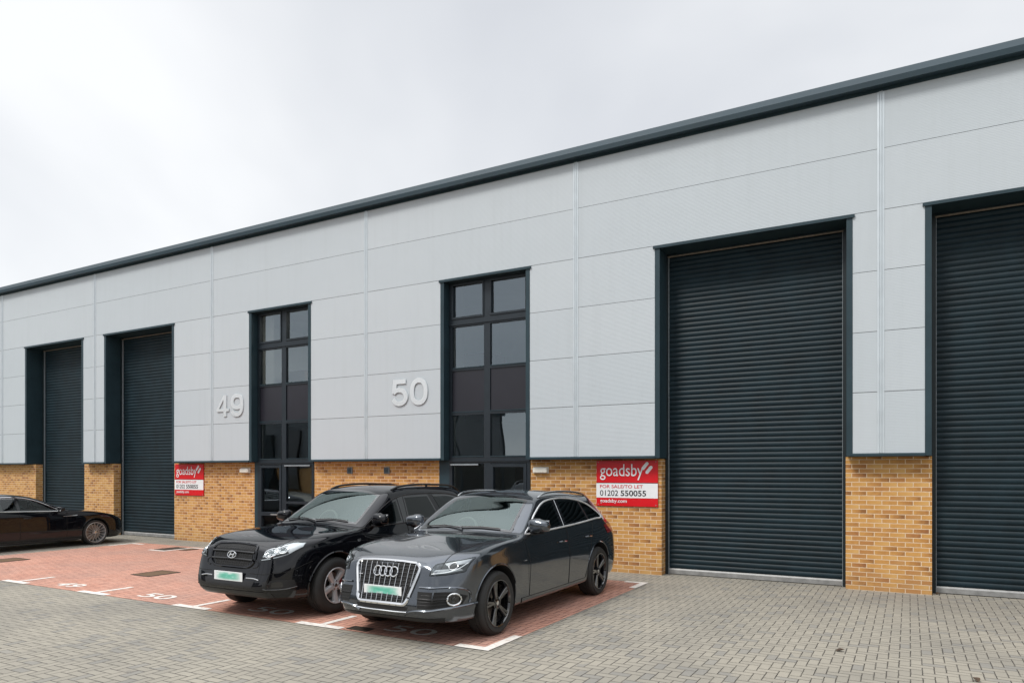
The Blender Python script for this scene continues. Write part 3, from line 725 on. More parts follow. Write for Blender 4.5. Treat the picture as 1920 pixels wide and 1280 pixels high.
class Car:
    """local frame: x across (left side of the car +), y from the nose backwards, z up"""
    def __init__(s, name, loc, rz, label, stations, sx, sz, creases, wheels, arch_r, lean=0.0, lean_z=.45, lean_x=.9):
        s.root = thing(name, loc, label, 'car', 'parked cars', rz); s.sx, s.sz = sx, sz; s.holes = []; s.wheels = wheels; s.arch_r = arch_r
        n = len(stations); vs = []; K = 10
        for X, ring in stations:
            f_ = lambda z: (X+max(0, z-lean_z)*lean*max(0, 1-X/lean_x)**2)*sx      # the nose leans back
            for k in range(K): vs.append((ring[k][0], f_(ring[k][1]), ring[k][1]*sz))
            for k in range(K-2, 0, -1): vs.append((-ring[k][0], f_(ring[k][1]), ring[k][1]*sz))
        m = 18; fs = []
        for i in range(n-1):
            for k in range(m): fs.append((i*m+k, i*m+(k+1) % m, (i+1)*m+(k+1) % m, (i+1)*m+k))
        for base, fl in ((0, True), ((n-1)*m, False)):
            for k in range(9):
                r0, r1 = base+k, base+k+1; l0, l1 = base+(m-k) % m, base+(m-k-1) % m
                q = [r0, r1, l1, l0]; q = [v for j, v in enumerate(q) if v not in q[:j]]
                fs.append(tuple(q[::-1] if fl else q))
        me = bpy.data.meshes.new('cage'); me.from_pydata(vs, [], fs); me.update()
        at = me.attributes.new('crease_edge', 'FLOAT', 'EDGE')
        for e in me.edges:
            a, b_ = e.vertices
            if abs(a-b_) == m:
                k = a % m; k = k if k < K else m-k
                for kk, i0, i1, val in creases:
                    if kk == k and i0 <= min(a, b_)//m < i1: at.data[e.index].value = val
        o = link('cage', me); md = o.modifiers.new('s', 'SUBSURF'); md.levels = 2; md.use_limit_surface = True
        tgt = [Vector(v) for v in vs]
        for it in range(5):
            dg = bpy.context.evaluated_depsgraph_get(); ev = o.evaluated_get(dg).data
            lim = [ev.vertices[i].co.copy() for i in range(len(vs))]
            for i, v in enumerate(me.vertices): v.co += (tgt[i]-lim[i])*.85
            me.update(); o.update_tag()
            bpy.context.view_layer.update()
        md.levels = 3; bpy.context.view_layer.update()
        dg = bpy.context.evaluated_depsgraph_get(); s.me = bpy.data.meshes.new_from_object(o.evaluated_get(dg))
        bpy.data.objects.remove(o); bpy.data.meshes.remove(me)
        bm = bmesh.new(); bm.from_mesh(s.me); bmesh.ops.recalc_face_normals(bm, faces=bm.faces[:]); bm.to_mesh(s.me); bm.free()
        s.me.update(); s.co = [v.co.copy() for v in s.me.vertices]; s.no = [v.normal.copy() for v in s.me.vertices]
        s.pv = [tuple(p.vertices) for p in s.me.polygons]; s.bvh = BVHTree.FromPolygons(s.co, s.pv)
    def normal(s, loc, fi):
        idx = s.pv[fi]; w_ = poly_3d_calc([s.co[i] for i in idx], loc); n = Vector((0, 0, 0))
        for i, q in zip(idx, w_): n += s.no[i]*q
        return n.normalized()
    def proj(s, p, view, sg=1, off=0.0):
        if view == 'side': o, d = Vector((sg*3, p[0]*s.sx, p[1]*s.sz)), Vector((-sg, 0, 0))
        elif view == 'front': o, d = Vector((sg*p[0], -3, p[1]*s.sz)), Vector((0, 1, 0))
        else: o, d = Vector((sg*p[0], p[1]*s.sx, 5)), Vector((0, 0, -1))
        loc, nn, fi, di = s.bvh.ray_cast(o, d)
        if loc is None: loc, nn, fi, di = s.bvh.find_nearest(o+d*2.5)
        n = s.normal(loc, fi); return loc+n*off, n
    def patch(s, name, bot, top, view, sg, off, mats, parent=None, nu=16, nv=8, smooth=True, frit=0, hole=False, label=None, skirt=.008):
        b_, t_ = resample(bot, nu+1, smooth), resample(top, nu+1, smooth)
        vs, ns, fs, mi = [], [], [], []
        wd = (sum((x-y).length for x, y in zip(b_, b_[1:]))+sum((x-y).length for x, y in zip(t_, t_[1:])))/2
        for i in range(nu+1):
            for j in range(nv+1):
                p, n = s.proj(b_[i].lerp(t_[i], j/nv), view, sg, off); vs.append(p); ns.append(n)
        W_ = nv+1; ht = sum((x-y).length for x, y in zip(b_, t_))/(nu+1)
        for i in range(nu):
            for j in range(nv):
                fs.append((i*W_+j, (i+1)*W_+j, (i+1)*W_+j+1, i*W_+j+1))
                du = min(i+.5, nu-i-.5)/nu*wd; dv = min(j+.5, nv-j-.5)/nv*ht
                mi.append(1 if frit and min(du, dv) < frit else 0)
        ring = [i*W_ for i in range(nu)]+[nu*W_+j for j in range(nv)]+[i*W_+nv for i in range(nu, 0, -1)]+[j for j in range(nv, 0, -1)]
        n0 = len(vs); c = len(ring)
        for i in ring: vs.append(vs[i].copy()); ns.append(ns[i])
        for i in ring: vs.append(vs[i]-ns[i]*skirt); ns.append(ns[i])
        for k in range(c):
            l = (k+1) % c; fs.append((n0+k, n0+l, n0+c+l, n0+c+k)); mi.append(1 if frit else 0)
        # face winding: outwards
        f0 = fs[0]; nn = (vs[f0[1]]-vs[f0[0]]).cross(vs[f0[3]]-vs[f0[0]])
        if nn.dot(ns[0]) < 0: fs = [f[::-1] for f in fs]
        me = bpy.data.meshes.new(name); me.from_pydata(vs, [], fs)
        for m_ in (mats if isinstance(mats, (list, tuple)) else [mats]): me.materials.append(m_)
        me.polygons.foreach_set('material_index', mi); me.polygons.foreach_set('use_smooth', [True]*len(fs))
        me.normals_split_custom_set_from_vertices(ns)
        if hole: s.holes.append((view, sg, [tuple(p) for p in b_]+[tuple(p) for p in reversed(t_)]))
        o = link(name, me, parent or s.root)
        if label: o['label'] = label
        return o
    def line(s, name, pts, view, sg, r, m, off=0.0, closed=False, n=40, parent=None, flat=1.0, smooth=True, mb=None):
        P = resample(pts+[pts[0]] if closed else pts, n+1 if closed else n, smooth)
        if closed: P = P[:-1]
        q = [s.proj(p, view, sg, off)[0] for p in P]
        b_ = mb or MB(); b_.tube(q, r, closed, 6, flat)
        return b_ if mb else b_.build(name, m, parent or s.root)
    def body(s, paint):
        me = s.me; me.materials.append(paint); me.materials.append(M['matt'])
        for p in me.polygons: p.use_smooth = True
        o = link('body', me, s.root)
        o.parent = None; cuts = []
        for X in s.wheels['X']:
            for sg in (1, -1):
                b_ = MB(); pr = [(X*s.sx+s.arch_r*1.02*math.cos(a), s.wheels['r']+.012+s.arch_r*math.sin(a)) for a in [2*math.pi*k/72 for k in range(72)]]
                b_.prism([(y, z) for y, z in pr], 0, min(sg*.52, sg*1.3), max(sg*.52, sg*1.3))
                c = b_.build('cut', [M['matt']]); cuts.append(c)
                md = o.modifiers.new('b', 'BOOLEAN'); md.operation = 'DIFFERENCE'; md.object = c; md.solver = 'EXACT'; md.material_mode = 'TRANSFER'
        bpy.context.view_layer.update(); dg = bpy.context.evaluated_depsgraph_get()
        nm = bpy.data.meshes.new_from_object(o.evaluated_get(dg)); bpy.data.objects.remove(o)
        for c in cuts: bpy.data.objects.remove(c)
        names = [m_.name for m_ in nm.materials]
        bm = bmesh.new(); bm.from_mesh(nm); dead = []
        for f in bm.faces:
            c = f.calc_center_median()
            for view, sg, poly in s.holes:
                if view == 'side': q = (c.y/s.sx, c.z/s.sz); ok = c.x*sg > .2 and f.normal.x*sg > .15
                elif view == 'front': q = (c.x*sg, c.z/s.sz); ok = f.normal.y < -.1 and c.z > .8
                else: continue
                if ok and inside(q, poly) and edge_dist(q, poly) > .012: dead.append(f); break
        bmesh.ops.delete(bm, geom=dead, context='FACES'); bm.to_mesh(nm); bm.free()
        vn = {}
        for v in nm.vertices:
            loc, nn, fi, di = s.bvh.find_nearest(v.co)
            if di is not None and di < .0015: vn[v.index] = s.normal(loc, fi)
        ln = [None]*len(nm.loops)
        for p in nm.polygons:
            p.use_smooth = True
            for li in p.loop_indices:
                n = vn.get(nm.loops[li].vertex_index)
                ln[li] = n if n is not None and n.dot(p.normal) > .55 else p.normal.copy()
        nm.normals_split_custom_set(ln)
        nm.name = 'body'; o = link('body', nm, s.root); return o
    def wheel(s, X, sg, R_, rim_r, width, face, style, rim_m, tyre_m, steer=0.0, caliper=None):
        e = bpy.data.objects.new('wheel', None); COL.objects.link(e); e.parent = s.root
        e.location = (sg*(face-width/2), X*s.sx, R_); e.rotation_euler = (0, 0, (0 if sg > 0 else math.pi)+steer); e.empty_display_size = .2
        h = width/2; rr = rim_r
        t = MB()
        t.lathe([(h-.004, rr-.006), (h-.001, rr+.012), (h+.006, rr+.035), (h+.008, (rr+R_)/2+.01), (h-.004, R_-.035), (h-.016, R_-.014), (h-.032, R_-.004), (h-.05, R_),
                 (h-.066, R_), (h-.068, R_-.007), (h-.074, R_-.007), (h-.076, R_), (.012, R_), (.010, R_-.007), (.003, R_-.007), (.001, R_), (-h+.05, R_), (-h+.03, R_-.006), (-h+.012, R_-.02), (-h, R_-.06), (-h, rr), (-h+.02, rr-.012)], 72)
        t.build('tyre', tyre_m, e)
        r = MB()
        r.lathe([(h+.000, rr), (h+.004, rr-.004), (h+.002, rr-.014), (h-.012, rr-.020), (h-.03, rr-.026), (-h+.04, rr-.04), (-h+.03, rr-.02), (-h+.015, rr-.01)], 72)
        hub = .075 if style != 'many' else .062
        r.lathe([(h-.02, 0.001), (h-.02, .028), (h-.024, .034), (h-.028, hub), (h-.05, hub+.004), (h-.07, hub)], 32)
        def spoke(a, w0, w1, d0, d1, r0, r1, dep=.045, rnd=.3):
            ca, sa = math.cos(a), math.sin(a); vs = []
            st = [0, .25, .5, .75, 1]
            for t_ in st:
                rad = r0+(r1-r0)*t_; w_ = w0+(w1-w0)*t_; x = h-(d0+(d1-d0)*t_**1.4)
                for (q, dx) in ((-1, -dep), (-1, -.010), (-.62, 0), (.62, 0), (1, -.010), (1, -dep)):
                    u = q*w_/2; vs.append((x+dx, rad*ca-u*sa, rad*sa+u*ca))
            fs = []
            for i in range(4):
                for k in range(5): fs.append((i*6+k, i*6+k+1, (i+1)*6+k+1, (i+1)*6+k))
            r.add(vs, fs, True)
        if style == 'five':
            for k in range(5): spoke(math.pi/2+.62+k*2*math.pi/5, .062, .082, .026, .006, .045, rr-.016)
        elif style == 'twin':
            for k in range(5):
                a0 = math.pi/2+.25+k*2*math.pi/5
                for q in (-1, 1): spoke(a0+q*.085, .030, .042, .024, .006, .05, rr-.015)
                spoke(a0, .05, .03, .034, .03, .05, rr*.80, .03)
        else:
            for k in range(16): spoke(k*2*math.pi/16+.1, .012, .019, .022, .004, .045, rr-.014, .022)
        r.build('rim', rim_m, e, 50)
        n = MB()
        for k in range(5):
            a = k*2*math.pi/5+.3; n.lathe([(h-.03, .0125), (h-.018, .011), (h-.017, .001)], 8, 0, (0, .056*math.cos(a), .056*math.sin(a)))
        n.build('wheel_nuts', M['chrome'] if style == 'five' else M['gloss'], e)
        c = MB(); c.lathe([(h-.019, .001), (h-.0165, .015), (h-.0185, .026), (h-.024, .0275)], 20); c.build('centre_cap', M['satin'], e)
        d = MB(); d.lathe([(-.01, .06), (-.01, rr*.74), (-.03, rr*.74), (-.03, .06)], 40); d.build('brake_disc', M['disc'], e)
        d = MB(); d.lathe([(-.05, .001), (-.05, rr-.03)], 40); d.build('inner_drum', M['matt'], e)
        if caliper:
            d = MB(); pr = [(rr*q*math.cos(a), rr*q*math.sin(a)) for q, aa in ((.48, (-.5, 0, .5)), (.80, (.5, 0, -.5))) for a in aa]
            d.prism(pr, 0, .002, .035); d.build('brake_caliper', caliper, e)
    def mirror(s, c, size, paint, sg, arm_to):
        e = bpy.data.objects.new('door_mirror', None); COL.objects.link(e); e.parent = s.root; e.empty_display_size = .1
        c = Vector((sg*c[0], c[1]*s.sx, c[2]*s.sz)); e.location = c; bm = bmesh.new(); bmesh.ops.create_uvsphere(bm, u_segments=28, v_segments=18, radius=1)
        for v in bm.verts:
            x, y, z = v.co
            f = lambda q, p_: math.copysign(abs(q)**p_, q)
            y2 = y*.30 if y > 0 else y
            v.co = (f(x, .5)*size[0]*(1-.16*(x*sg > 0)*max(0, z)), f(y2, .8)*size[1], f(z, .52)*size[2]*(1-.18*(x*sg > 0)))
        b_ = MB(); b_.bm(bm, True); b_.build('mirror_housing', paint, e, 80)
        b_ = MB(); g = Vector(arm_to)*1; g = Vector((sg*g.x, g.y*s.sx, g.z*s.sz))-c
        b_.tube([g, g*.6+Vector((0, 0, -size[2]*.5)), Vector((0, .0, -size[2]*.86))+g*.15, Vector((sg*size[0]*.5, 0, -size[2]*.93))], [.032, .028, .026, .012], False, 10, .55)
        b_.build('mirror_arm', M['blackplastic'], e)
        pr = []
        b_ = MB(); b_.box(-size[0]*.82, size[0]*.82, size[1]*.30, size[1]*.34, -size[2]*.75, size[2]*.75, .003); b_.build('mirror_glass', M['chrome'], e)
    def interior(s, cab0, cab1, zf, dash_z, seat_m, wheel_x, roofz, seat_x=1.0):
        e = bpy.data.objects.new('interior', None); COL.objects.link(e); e.parent = s.root; sx = s.sx
        b_ = MB(); b_.box(-.72, .72, cab0*sx, cab1*sx, zf-.05, zf); b_.build('cabin_floor', M['matt'], e)
        b_ = MB(); b_.box(-.70, .70, (cab0-.05)*sx, (cab0+.42)*sx, zf+.2, dash_z, .05); b_.build('dashboard', M['blackplastic'], e)
        for x in (-.37, .37):
            b_ = MB(); b_.box(x-.25, x+.25, (cab0+.75)*sx, (cab0+1.25)*sx, zf, zf+.30, .06); y0 = (cab0+1.22)*sx
            b_.prism([(y0, zf+.25), (y0+.12, zf+.25), (y0+.30, zf+.82), (y0+.22, zf+.84)], 0, x-.23, x+.23)
            b_.box(x-.12, x+.12, y0+.24, y0+.33, zf+.86, zf+1.02, .03)
            b_.build('front_seat', seat_m, e)
        b_ = MB(); y0 = (cab0+2.15)*sx; b_.box(-.62, .62, y0-.4, y0+.1, zf, zf+.3, .05); b_.prism([(y0, zf+.25), (y0+.13, zf+.25), (y0+.3, zf+.8), (y0+.2, zf+.82)], 0, -.62, .62); b_.build('rear_seat', seat_m, e)
        b_ = MB(); c = Vector((wheel_x, (cab0+.58)*sx, dash_z+.0)); pts = []
        for k in range(28):
            a = 2*math.pi*k/28; pts.append(c+Vector((.185*math.cos(a), .08*math.sin(a), .168*math.sin(a))))
        b_.tube(pts, .017, True, 8)
        for a in (0, math.pi, -math.pi/2): b_.tube([c+Vector((0, -.02, 0)), c+Vector((.18*math.cos(a), .08*math.sin(a), .165*math.sin(a)))], .016, False, 6)
        b_.build('steering_wheel', M['seat_lt'], e)
    def plate(s, c, w_, h_, m, parent=None):
        y = min(s.proj((q, c), 'front', 1)[0].y for q in (-.2, 0, .2))
        me = None; b_ = MB(); b_.box(-w_/2, w_/2, -.004, .004, -h_/2, h_/2, .003); o = b_.build('number_plate', m, None); o.parent = s.root; o.location = (0, y-.016, c*s.sz); return o
    def circle(s, c, r, n=28): return [(c[0]+r*math.cos(2*math.pi*k/n), c[1]+r*math.sin(2*math.pi*k/n)) for k in range(n)]

def mid(X, sill, lower, wide, sh, belt, glass, roof, top, zb=.23, yb=.62):
    return (X, [(0, zb), (yb, zb), sill, lower, wide, sh, belt, glass, roof, (0, top)])
CR = [(2, 2, 17, .45), (4, 6, 15, .55), (5, 3, 17, .35), (6, 5, 16, .35), (7, 0, 6, .25), (7, 6, 14, .45)]

# ---------------------------------------------------------------- grey SUV (nearest)
P_GREY = mat_paint('dark_grey_metallic_paint', (.088, .099, .114), .86, .15, dust=.0)
def lower(X, zb, w_, z2=.27):
    return [(0, zb), (.66, zb), (w_*.955, z2), (w_*.978, .38), (w_, .735)]
q = []
q.append((0.0, [(0,.35),(.2,.355),(.36,.385),(.42,.46),(.445,.60),(.45,.73),(.435,.81),(.35,.862),(.2,.885),(0,.89)]))
q.append((.06, [(0,.28),(.35,.28),(.57,.30),(.625,.39),(.645,.55),(.64,.71),(.605,.83),(.50,.90),(.28,.925),(0,.932)]))
q.append((.18, [(0,.24),(.5,.24),(.70,.27),(.75,.37),(.768,.55),(.762,.73),(.715,.86),(.585,.94),(.30,.962),(0,.968)]))
q.append((.36, [(0,.23),(.6,.23),(.82,.26),(.855,.37),(.870,.57),(.866,.80),(.828,.932),(.655,.99),(.31,.998),(0,1.003)]))
q.append((.60, [(0,.23),(.65,.23),(.875,.265),(.91,.38),(.924,.59),(.922,.85),(.882,.978),(.675,1.024),(.32,1.03),(0,1.035)]))
q.append((.92, lower(0,.23,.945)+[(.936,.89),(.898,1.022),(.70,1.060),(.33,1.066),(0,1.072)]))
q.append((1.28, lower(0,.23,.945)+[(.934,.90),(.896,1.052),(.72,1.090),(.35,1.102),(0,1.108)]))
q.append((1.50, lower(0,.23,.944)+[(.930,.91),(.889,1.070),(.775,1.105),(.39,1.128),(0,1.135)]))
q.append((1.75, lower(0,.23,.942)+[(.924,.895),(.882,1.080),(.768,1.236),(.42,1.296),(0,1.312)]))
q.append((2.02, lower(0,.23,.941)+[(.922,.90),(.878,1.090),(.722,1.402),(.40,1.445),(0,1.460)]))
q.append((2.30, lower(0,.23,.940)+[(.921,.905),(.875,1.098),(.680,1.526),(.37,1.578),(0,1.592)]))
q.append((2.70, lower(0,.23,.940)+[(.920,.91),(.874,1.108),(.664,1.562),(.36,1.622),(0,1.636)]))
q.append((3.20, lower(0,.23,.940)+[(.920,.915),(.872,1.128),(.658,1.555),(.35,1.615),(0,1.628)]))
q.append((3.70, lower(0,.23,.942)+[(.920,.92),(.862,1.152),(.640,1.515),(.35,1.580),(0,1.588)]))
q.append((4.02, lower(0,.23,.935)+[(.912,.92),(.845,1.168),(.618,1.458),(.33,1.528),(0,1.543)]))
q.append((4.26, [(0,.24),(.64,.24),(.87,.28),(.905,.40),(.915,.60),(.893,.91),(.808,1.12),(.585,1.265),(.33,1.315),(0,1.325)]))
q.append((4.44, [(0,.27),(.60,.27),(.82,.31),(.86,.42),(.875,.60),(.855,.86),(.775,1.00),(.56,1.06),(.30,1.085),(0,1.09)]))
q.append((4.56, [(0,.34),(.52,.34),(.72,.37),(.76,.45),(.77,.58),(.75,.74),(.69,.84),(.52,.885),(.28,.90),(0,.905)]))
q.append((4.62, [(0,.42),(.35,.42),(.52,.44),(.56,.48),(.57,.57),(.56,.66),(.52,.72),(.40,.75),(.2,.76),(0,.765)]))
g = Car('parked_car', (-5.06, -6.43, 0), 0, 'dark grey metallic SUV with tall chrome grille and black alloy wheels, parked nearest', q, 1.08, .985, CR, {'X': (.872, 3.685), 'r': .368}, .425, .27)
DLO = [(1.60,1.108),(1.75,1.178),(2.02,1.348),(2.30,1.476),(2.65,1.520),(3.05,1.514),(3.45,1.464),(3.72,1.388),(3.93,1.252),(3.98,1.195),(3.70,1.178),(3.2,1.152),(2.66,1.132),(2.1,1.118)]
for s_ in (1, -1):
    fw = g.patch('front_window', [(1.68,1.118),(2.1,1.127),(2.60,1.140)], [(1.70,1.142),(1.84,1.225),(2.04,1.348),(2.30,1.462),(2.60,1.504)], 'side', s_, .003, [M['tint'], M['frit']], None, 26, 14, frit=.022, hole=True)
    g.patch('pillar_trim', [(2.615,1.138),(2.70,1.142)], [(2.615,1.506),(2.70,1.508)], 'side', s_, .004, M['gloss'], None, 3, 12, False)
    rw = g.patch('rear_window', [(2.715,1.142),(3.05,1.152),(3.44,1.17)], [(2.715,1.507),(3.05,1.50),(3.38,1.462)], 'side', s_, .003, [M['privacy'], M['frit']], None, 24, 14, frit=.022)
    g.patch('quarter_window', [(3.50,1.175),(3.70,1.185),(3.92,1.20)], [(3.44,1.462),(3.70,1.378),(3.915,1.235)], 'side', s_, .003, [M['privacy'], M['frit']], None, 18, 12, frit=.018)
    g.line('window_trim', DLO, 'side', s_, .0120, M['trim'], .003, True, 90)
    g.patch('pillar_trim', [(3.455,1.172),(3.485,1.174)], [(3.39,1.462),(3.43,1.455)], 'side', s_, .004, M['dark_metal'], None, 2, 12, False)
    g.line('pillar_glint', [(2.655,1.142),(2.655,1.505)], 'side', s_, .006, M['satin'], .003, n=12)  # thin bright line standing in for the reflection on the pillar
    fd = g.patch('front_door', [(1.60,.355),(2.1,.345),(2.675,.345)], [(1.50,1.095),(2.1,1.103),(2.675,1.117)], 'side', s_, .0022, P_GREY, None, 36, 26)
    rd = g.patch('rear_door', [(2.70,.345),(3.0,.345),(3.22,.352)], [(2.70,1.117),(3.1,1.132),(3.56,1.156)], 'side', s_, .0022, P_GREY, None, 30, 26)
    for nm, pts in (('door_gap', [(1.49,1.095),(1.585,.82),(1.60,.345)]), ('door_gap', [(2.687,1.12),(2.687,.34)]), ('door_gap', [(3.575,1.157),(3.40,.80),(3.24,.345)])):
        g.line(nm, pts, 'side', s_, .005, M['gap'], .0005, n=24)
    for par, X in ((fd, 2.50), (rd, 3.32)):
        b_ = MB(); P_ = [g.proj((X+dx, .935+dz), 'side', s_, of)[0] for dx, dz, of in ((-.10,.004,.006),(-.07,.006,.036),(.05,.0,.036),(.09,-.004,.006))]
        b_.tube(P_, [.013,.016,.016,.012], False, 8, .8); b_.build('door_handle', P_GREY, par)
    # raised crease along the doors and the rocker strip
    g.patch('sill_trim', [(1.42,.262),(2.4,.255),(3.24,.262)], [(1.42,.335),(2.4,.33),(3.24,.335)], 'side', s_, .008, P_GREY, None, 24, 4)
    # wheel arch lips
    for X in (.872, 3.685):
        pts = [(X+(.438*math.cos(a))/1.07, (.38+.438*math.sin(a))/.985) for a in [R(-18)+R(216)*k/40 for k in range(41)]]
        g.line('wheel_arch', pts, 'side', s_, .014, P_GREY, -.004, False, 44, flat=.6)
    # head lamp: dark bowl, silver reflectors, clear lens
    hb, ht = [(.565,.772),(.70,.775),(.845,.80)], [(.585,.885),(.70,.912),(.80,.928),(.880,.950)]
    hl = g.patch('headlight', hb, ht, 'front', s_, .001, M['bowl'], None, 18, 8, skirt=.012)
    g.patch('reflector', [(.60,.79),(.70,.792),(.83,.822)], [(.61,.83),(.70,.835),(.80,.845)], 'front', s_, .0025, M['dim'], hl, 12, 4)
    g.patch('reflector', [(.69,.868),(.80,.88),(.856,.895)], [(.66,.892),(.78,.918),(.862,.935)], 'front', s_, .0025, M['dim'], hl, 12, 4)
    b_ = MB(); g.line('', g.circle((.745,.862), .036), 'front', s_, .007, None, .006, True, 24, mb=b_); b_.build('lamp_ring', M['chrome'], hl)
    g.patch('projector', [(.72,.845),(.745,.835),(.77,.845)], [(.72,.878),(.745,.888),(.77,.878)], 'front', s_, .006, M['gloss'], hl, 6, 4)
    b_ = MB(); g.line('', [(.59,.79),(.70,.80),(.79,.835),(.85,.895)], 'front', s_, .0055, None, .006, mb=b_); b_.build('running_light', M['chrome'], hl)
    g.patch('lens', hb, ht, 'front', s_, .011, M['lens'], hl, 18, 8)
    g.line('headlight_gap', hb+ht[::-1], 'front', s_, .004, M['gap'], 0, True, 50, smooth=False)
    # side intake with fog lamp
    ib, it_ = [(.475,.425),(.68,.428),(.84,.455)], [(.455,.60),(.65,.598),(.79,.588),(.868,.540)]
    it = g.patch('side_intake', ib, it_, 'front', s_, .002, M['matt'], None, 18, 8)
    b_ = MB()
    for k in range(1, 9, 2): g.line('', [(.47+.005*k, .445+k*.017), (.62, .445+k*.017), (.79, .46+k*.0145)], 'front', s_, .0024, None, .002, mb=b_, n=14)
    b_.build('intake_mesh', M['blackplastic'], it)
    g.line('intake_bar', [(.46,.525),(.62,.522),(.74,.520)], 'front', s_, .004, M['blackplastic'], .012, parent=it)
    fog = g.patch('fog_lamp', [(.750,.475),(.785,.462),(.820,.475)], [(.750,.555),(.785,.568),(.820,.555)], 'front', s_, .012, M['gloss'], it, 8, 6)
    b_ = MB(); g.line('', [(.785+.046*math.cos(a_), .515+.062*math.sin(a_)) for a_ in [2*math.pi*k/28 for k in range(28)]], 'front', s_, .0095, None, .014, True, 32, mb=b_); b_.build('fog_ring', M['chrome'], it)
    b_ = MB(); p_, n_ = g.proj((.785,.515), 'front', s_, .012); b_.lathe([(-.022,.001),(-.020,.016),(-.010,.028),(0,.032)], 20, 1, tuple(p_)); b_.build('fog_bulb', M['lens'], it)
    g.line('bumper_blade', [(.90,.445),(.80,.428),(.62,.402),(.47,.395),(.37,.375),(.32,.345)], 'front', s_, .020, P_GREY, .004, flat=.7)
    g.line('bumper_crease', [(.47,.645),(.65,.645),(.79,.640),(.862,.605),(.882,.53),(.872,.46)], 'front', s_, .018, P_GREY, .002, flat=.7)
    g.patch('washer_cover', [(.655,.685),(.745,.69)], [(.665,.725),(.755,.73)], 'front', s_, .002, P_GREY, None, 5, 4, False)
    g.patch('tail_light', [(4.06,.93),(4.25,.94),(4.40,.95)], [(3.98,1.06),(4.2,1.10),(4.36,1.06)], 'side', s_, .006, M['red_lens'], None, 12, 8)
    g.mirror((.975,1.765,1.210), (.145,.10,.092), P_GREY, s_, (.85,1.72,1.11))
    b_ = MB(); pts = [g.proj(p_, 'top', s_, o_)[0] for p_, o_ in (((.648,2.30),.0),((.645,2.42),.032),((.640,2.7),.042),((.632,3.2),.042),((.618,3.7),.034),((.60,3.93),.0))]
    b_.tube([tuple(p_) for p_ in resample(pts, 30)], .015, False, 8); b_.build('roof_rail', M['satin'], g.root)
    for X in (.872, 3.685): g.wheel(X, s_, .368, .272, .245, .945, 'twin', M['gloss'], M['rubber'])
ws = g.patch('windscreen', [(-.70,1.128),(-.4,1.150),(0,1.158),(.4,1.150),(.70,1.128)], [(-.565,1.515),(-.3,1.565),(0,1.578),(.3,1.565),(.565,1.515)], 'front', 1, .003, [M['screen'], M['frit']], None, 36, 18, frit=.03, hole=True)
for a, c_ in (((-.62,1.150),(-.02,1.150)), ((-.05,1.165),(.52,1.160))):
    g.line('wiper', [a, ((a[0]+c_[0])/2, 1.172), c_], 'front', 1, .008, M['blackplastic'], .016)
g.patch('bonnet', [(-.64,.15),(-.665,.5),(-.69,.95),(-.765,1.46)], [(.64,.15),(.665,.5),(.69,.95),(.765,1.46)], 'top', 1, .0015, P_GREY, None, 40, 40)
for s_ in (1, -1): g.line('bonnet_crease', [(.43,.20),(.50,.6),(.575,1.0),(.66,1.42)], 'top', s_, .012, P_GREY, -.004, flat=.45); g.line('bonnet_gap', [(.645,.16),(.67,.5),(.695,.95),(.772,1.46)], 'top', s_, .0036, M['gap'], 0)
g.patch('lower_intake', [(-.33,.385),(0,.380),(.33,.385)], [(-.36,.428),(0,.425),(.36,.428)], 'front', 1, .003, M['blackplastic'], None, 20, 3)
g.line('lower_blade', [(-.34,.372),(-.2,.368),(.2,.368),(.34,.372)], 'front', 1, .012, M['satin'], .004, flat=.6)
g.patch('skid_plate', [(-.70,.262),(0,.258),(.70,.262)], [(-.72,.315),(0,.31),(.72,.315)], 'front', 1, .004, M['blackplastic'], None, 24, 3)
# the tall grille
GO = [(.30,.452),(.328,.470),(.352,.53),(.425,.775),(.438,.83),(.425,.868),(.385,.888),(.2,.898),(0,.900)]
GO = GO+[(-y, z) for y, z in GO[-2::-1]]
gr = g.patch('grille', [(-.30,.46),(0,.455),(.30,.46)], [(-.42,.875),(0,.89),(.42,.875)], 'front', 1, .002, M['matt'], None, 24, 14)
def gw(z): return .335+(.432-.335)*max(0, min(1, (z-.48)/.33))
b_ = MB()
for k in range(-5, 6):
    y = k*.076; zl = .47 if abs(y) < .33 else .48+(abs(y)-.335)/(.097)*.33+.01
    g.line('', [(y*.93, zl), (y*1.0, .88)], 'front', 1, .0044, None, .012, n=14, mb=b_)
b_.build('grille_bars', M['satin'], gr)
b_ = MB()
for z in (.50,.66,.70,.742,.784,.826,.862):
    g.line('', [(-gw(z)+.01, z), (0, z), (gw(z)-.01, z)], 'front', 1, .0034, None, .010, n=24, mb=b_)
b_.build('grille_rungs', M['dark_metal'], gr)
g.line('grille_frame', GO, 'front', 1, .021, M['chrome'], .006, True, 90, parent=gr, smooth=False)
b_ = MB()
for k in range(4): g.line('', g.circle((-.114+k*.076, .785), .052), 'front', 1, .0082, None, .024, True, 28, mb=b_)
b_.build('ring_emblem', M['chrome'], gr)
g.patch('plate_backing', [(-.30,.515),(0,.515),(.30,.515)], [(-.32,.645),(0,.645),(.32,.645)], 'front', 1, .010, M['blackplastic'], gr, 14, 4)
g.plate(.578, .525, .116, mat_plate('smeared_plate', 0.0))
b_ = MB()
for yy, ln in ((-.35,.05),): g.line('', [(yy-.03,.735),(yy+.03,.735)], 'front', 1, .005, None, .02, n=4, mb=b_)
b_.build('badge', M['satin'], gr)
b_ = MB(); g.line('', [(1.44,.80),(1.50,.80)], 'side', 1, .009, None, .002, n=4, mb=b_, flat=.5); b_.build('wing_badge', M['satin'], g.root)
g.interior(1.5, 3.9, .42, 1.06, M['seat'], -.37, 1.5)
g.body(P_GREY)
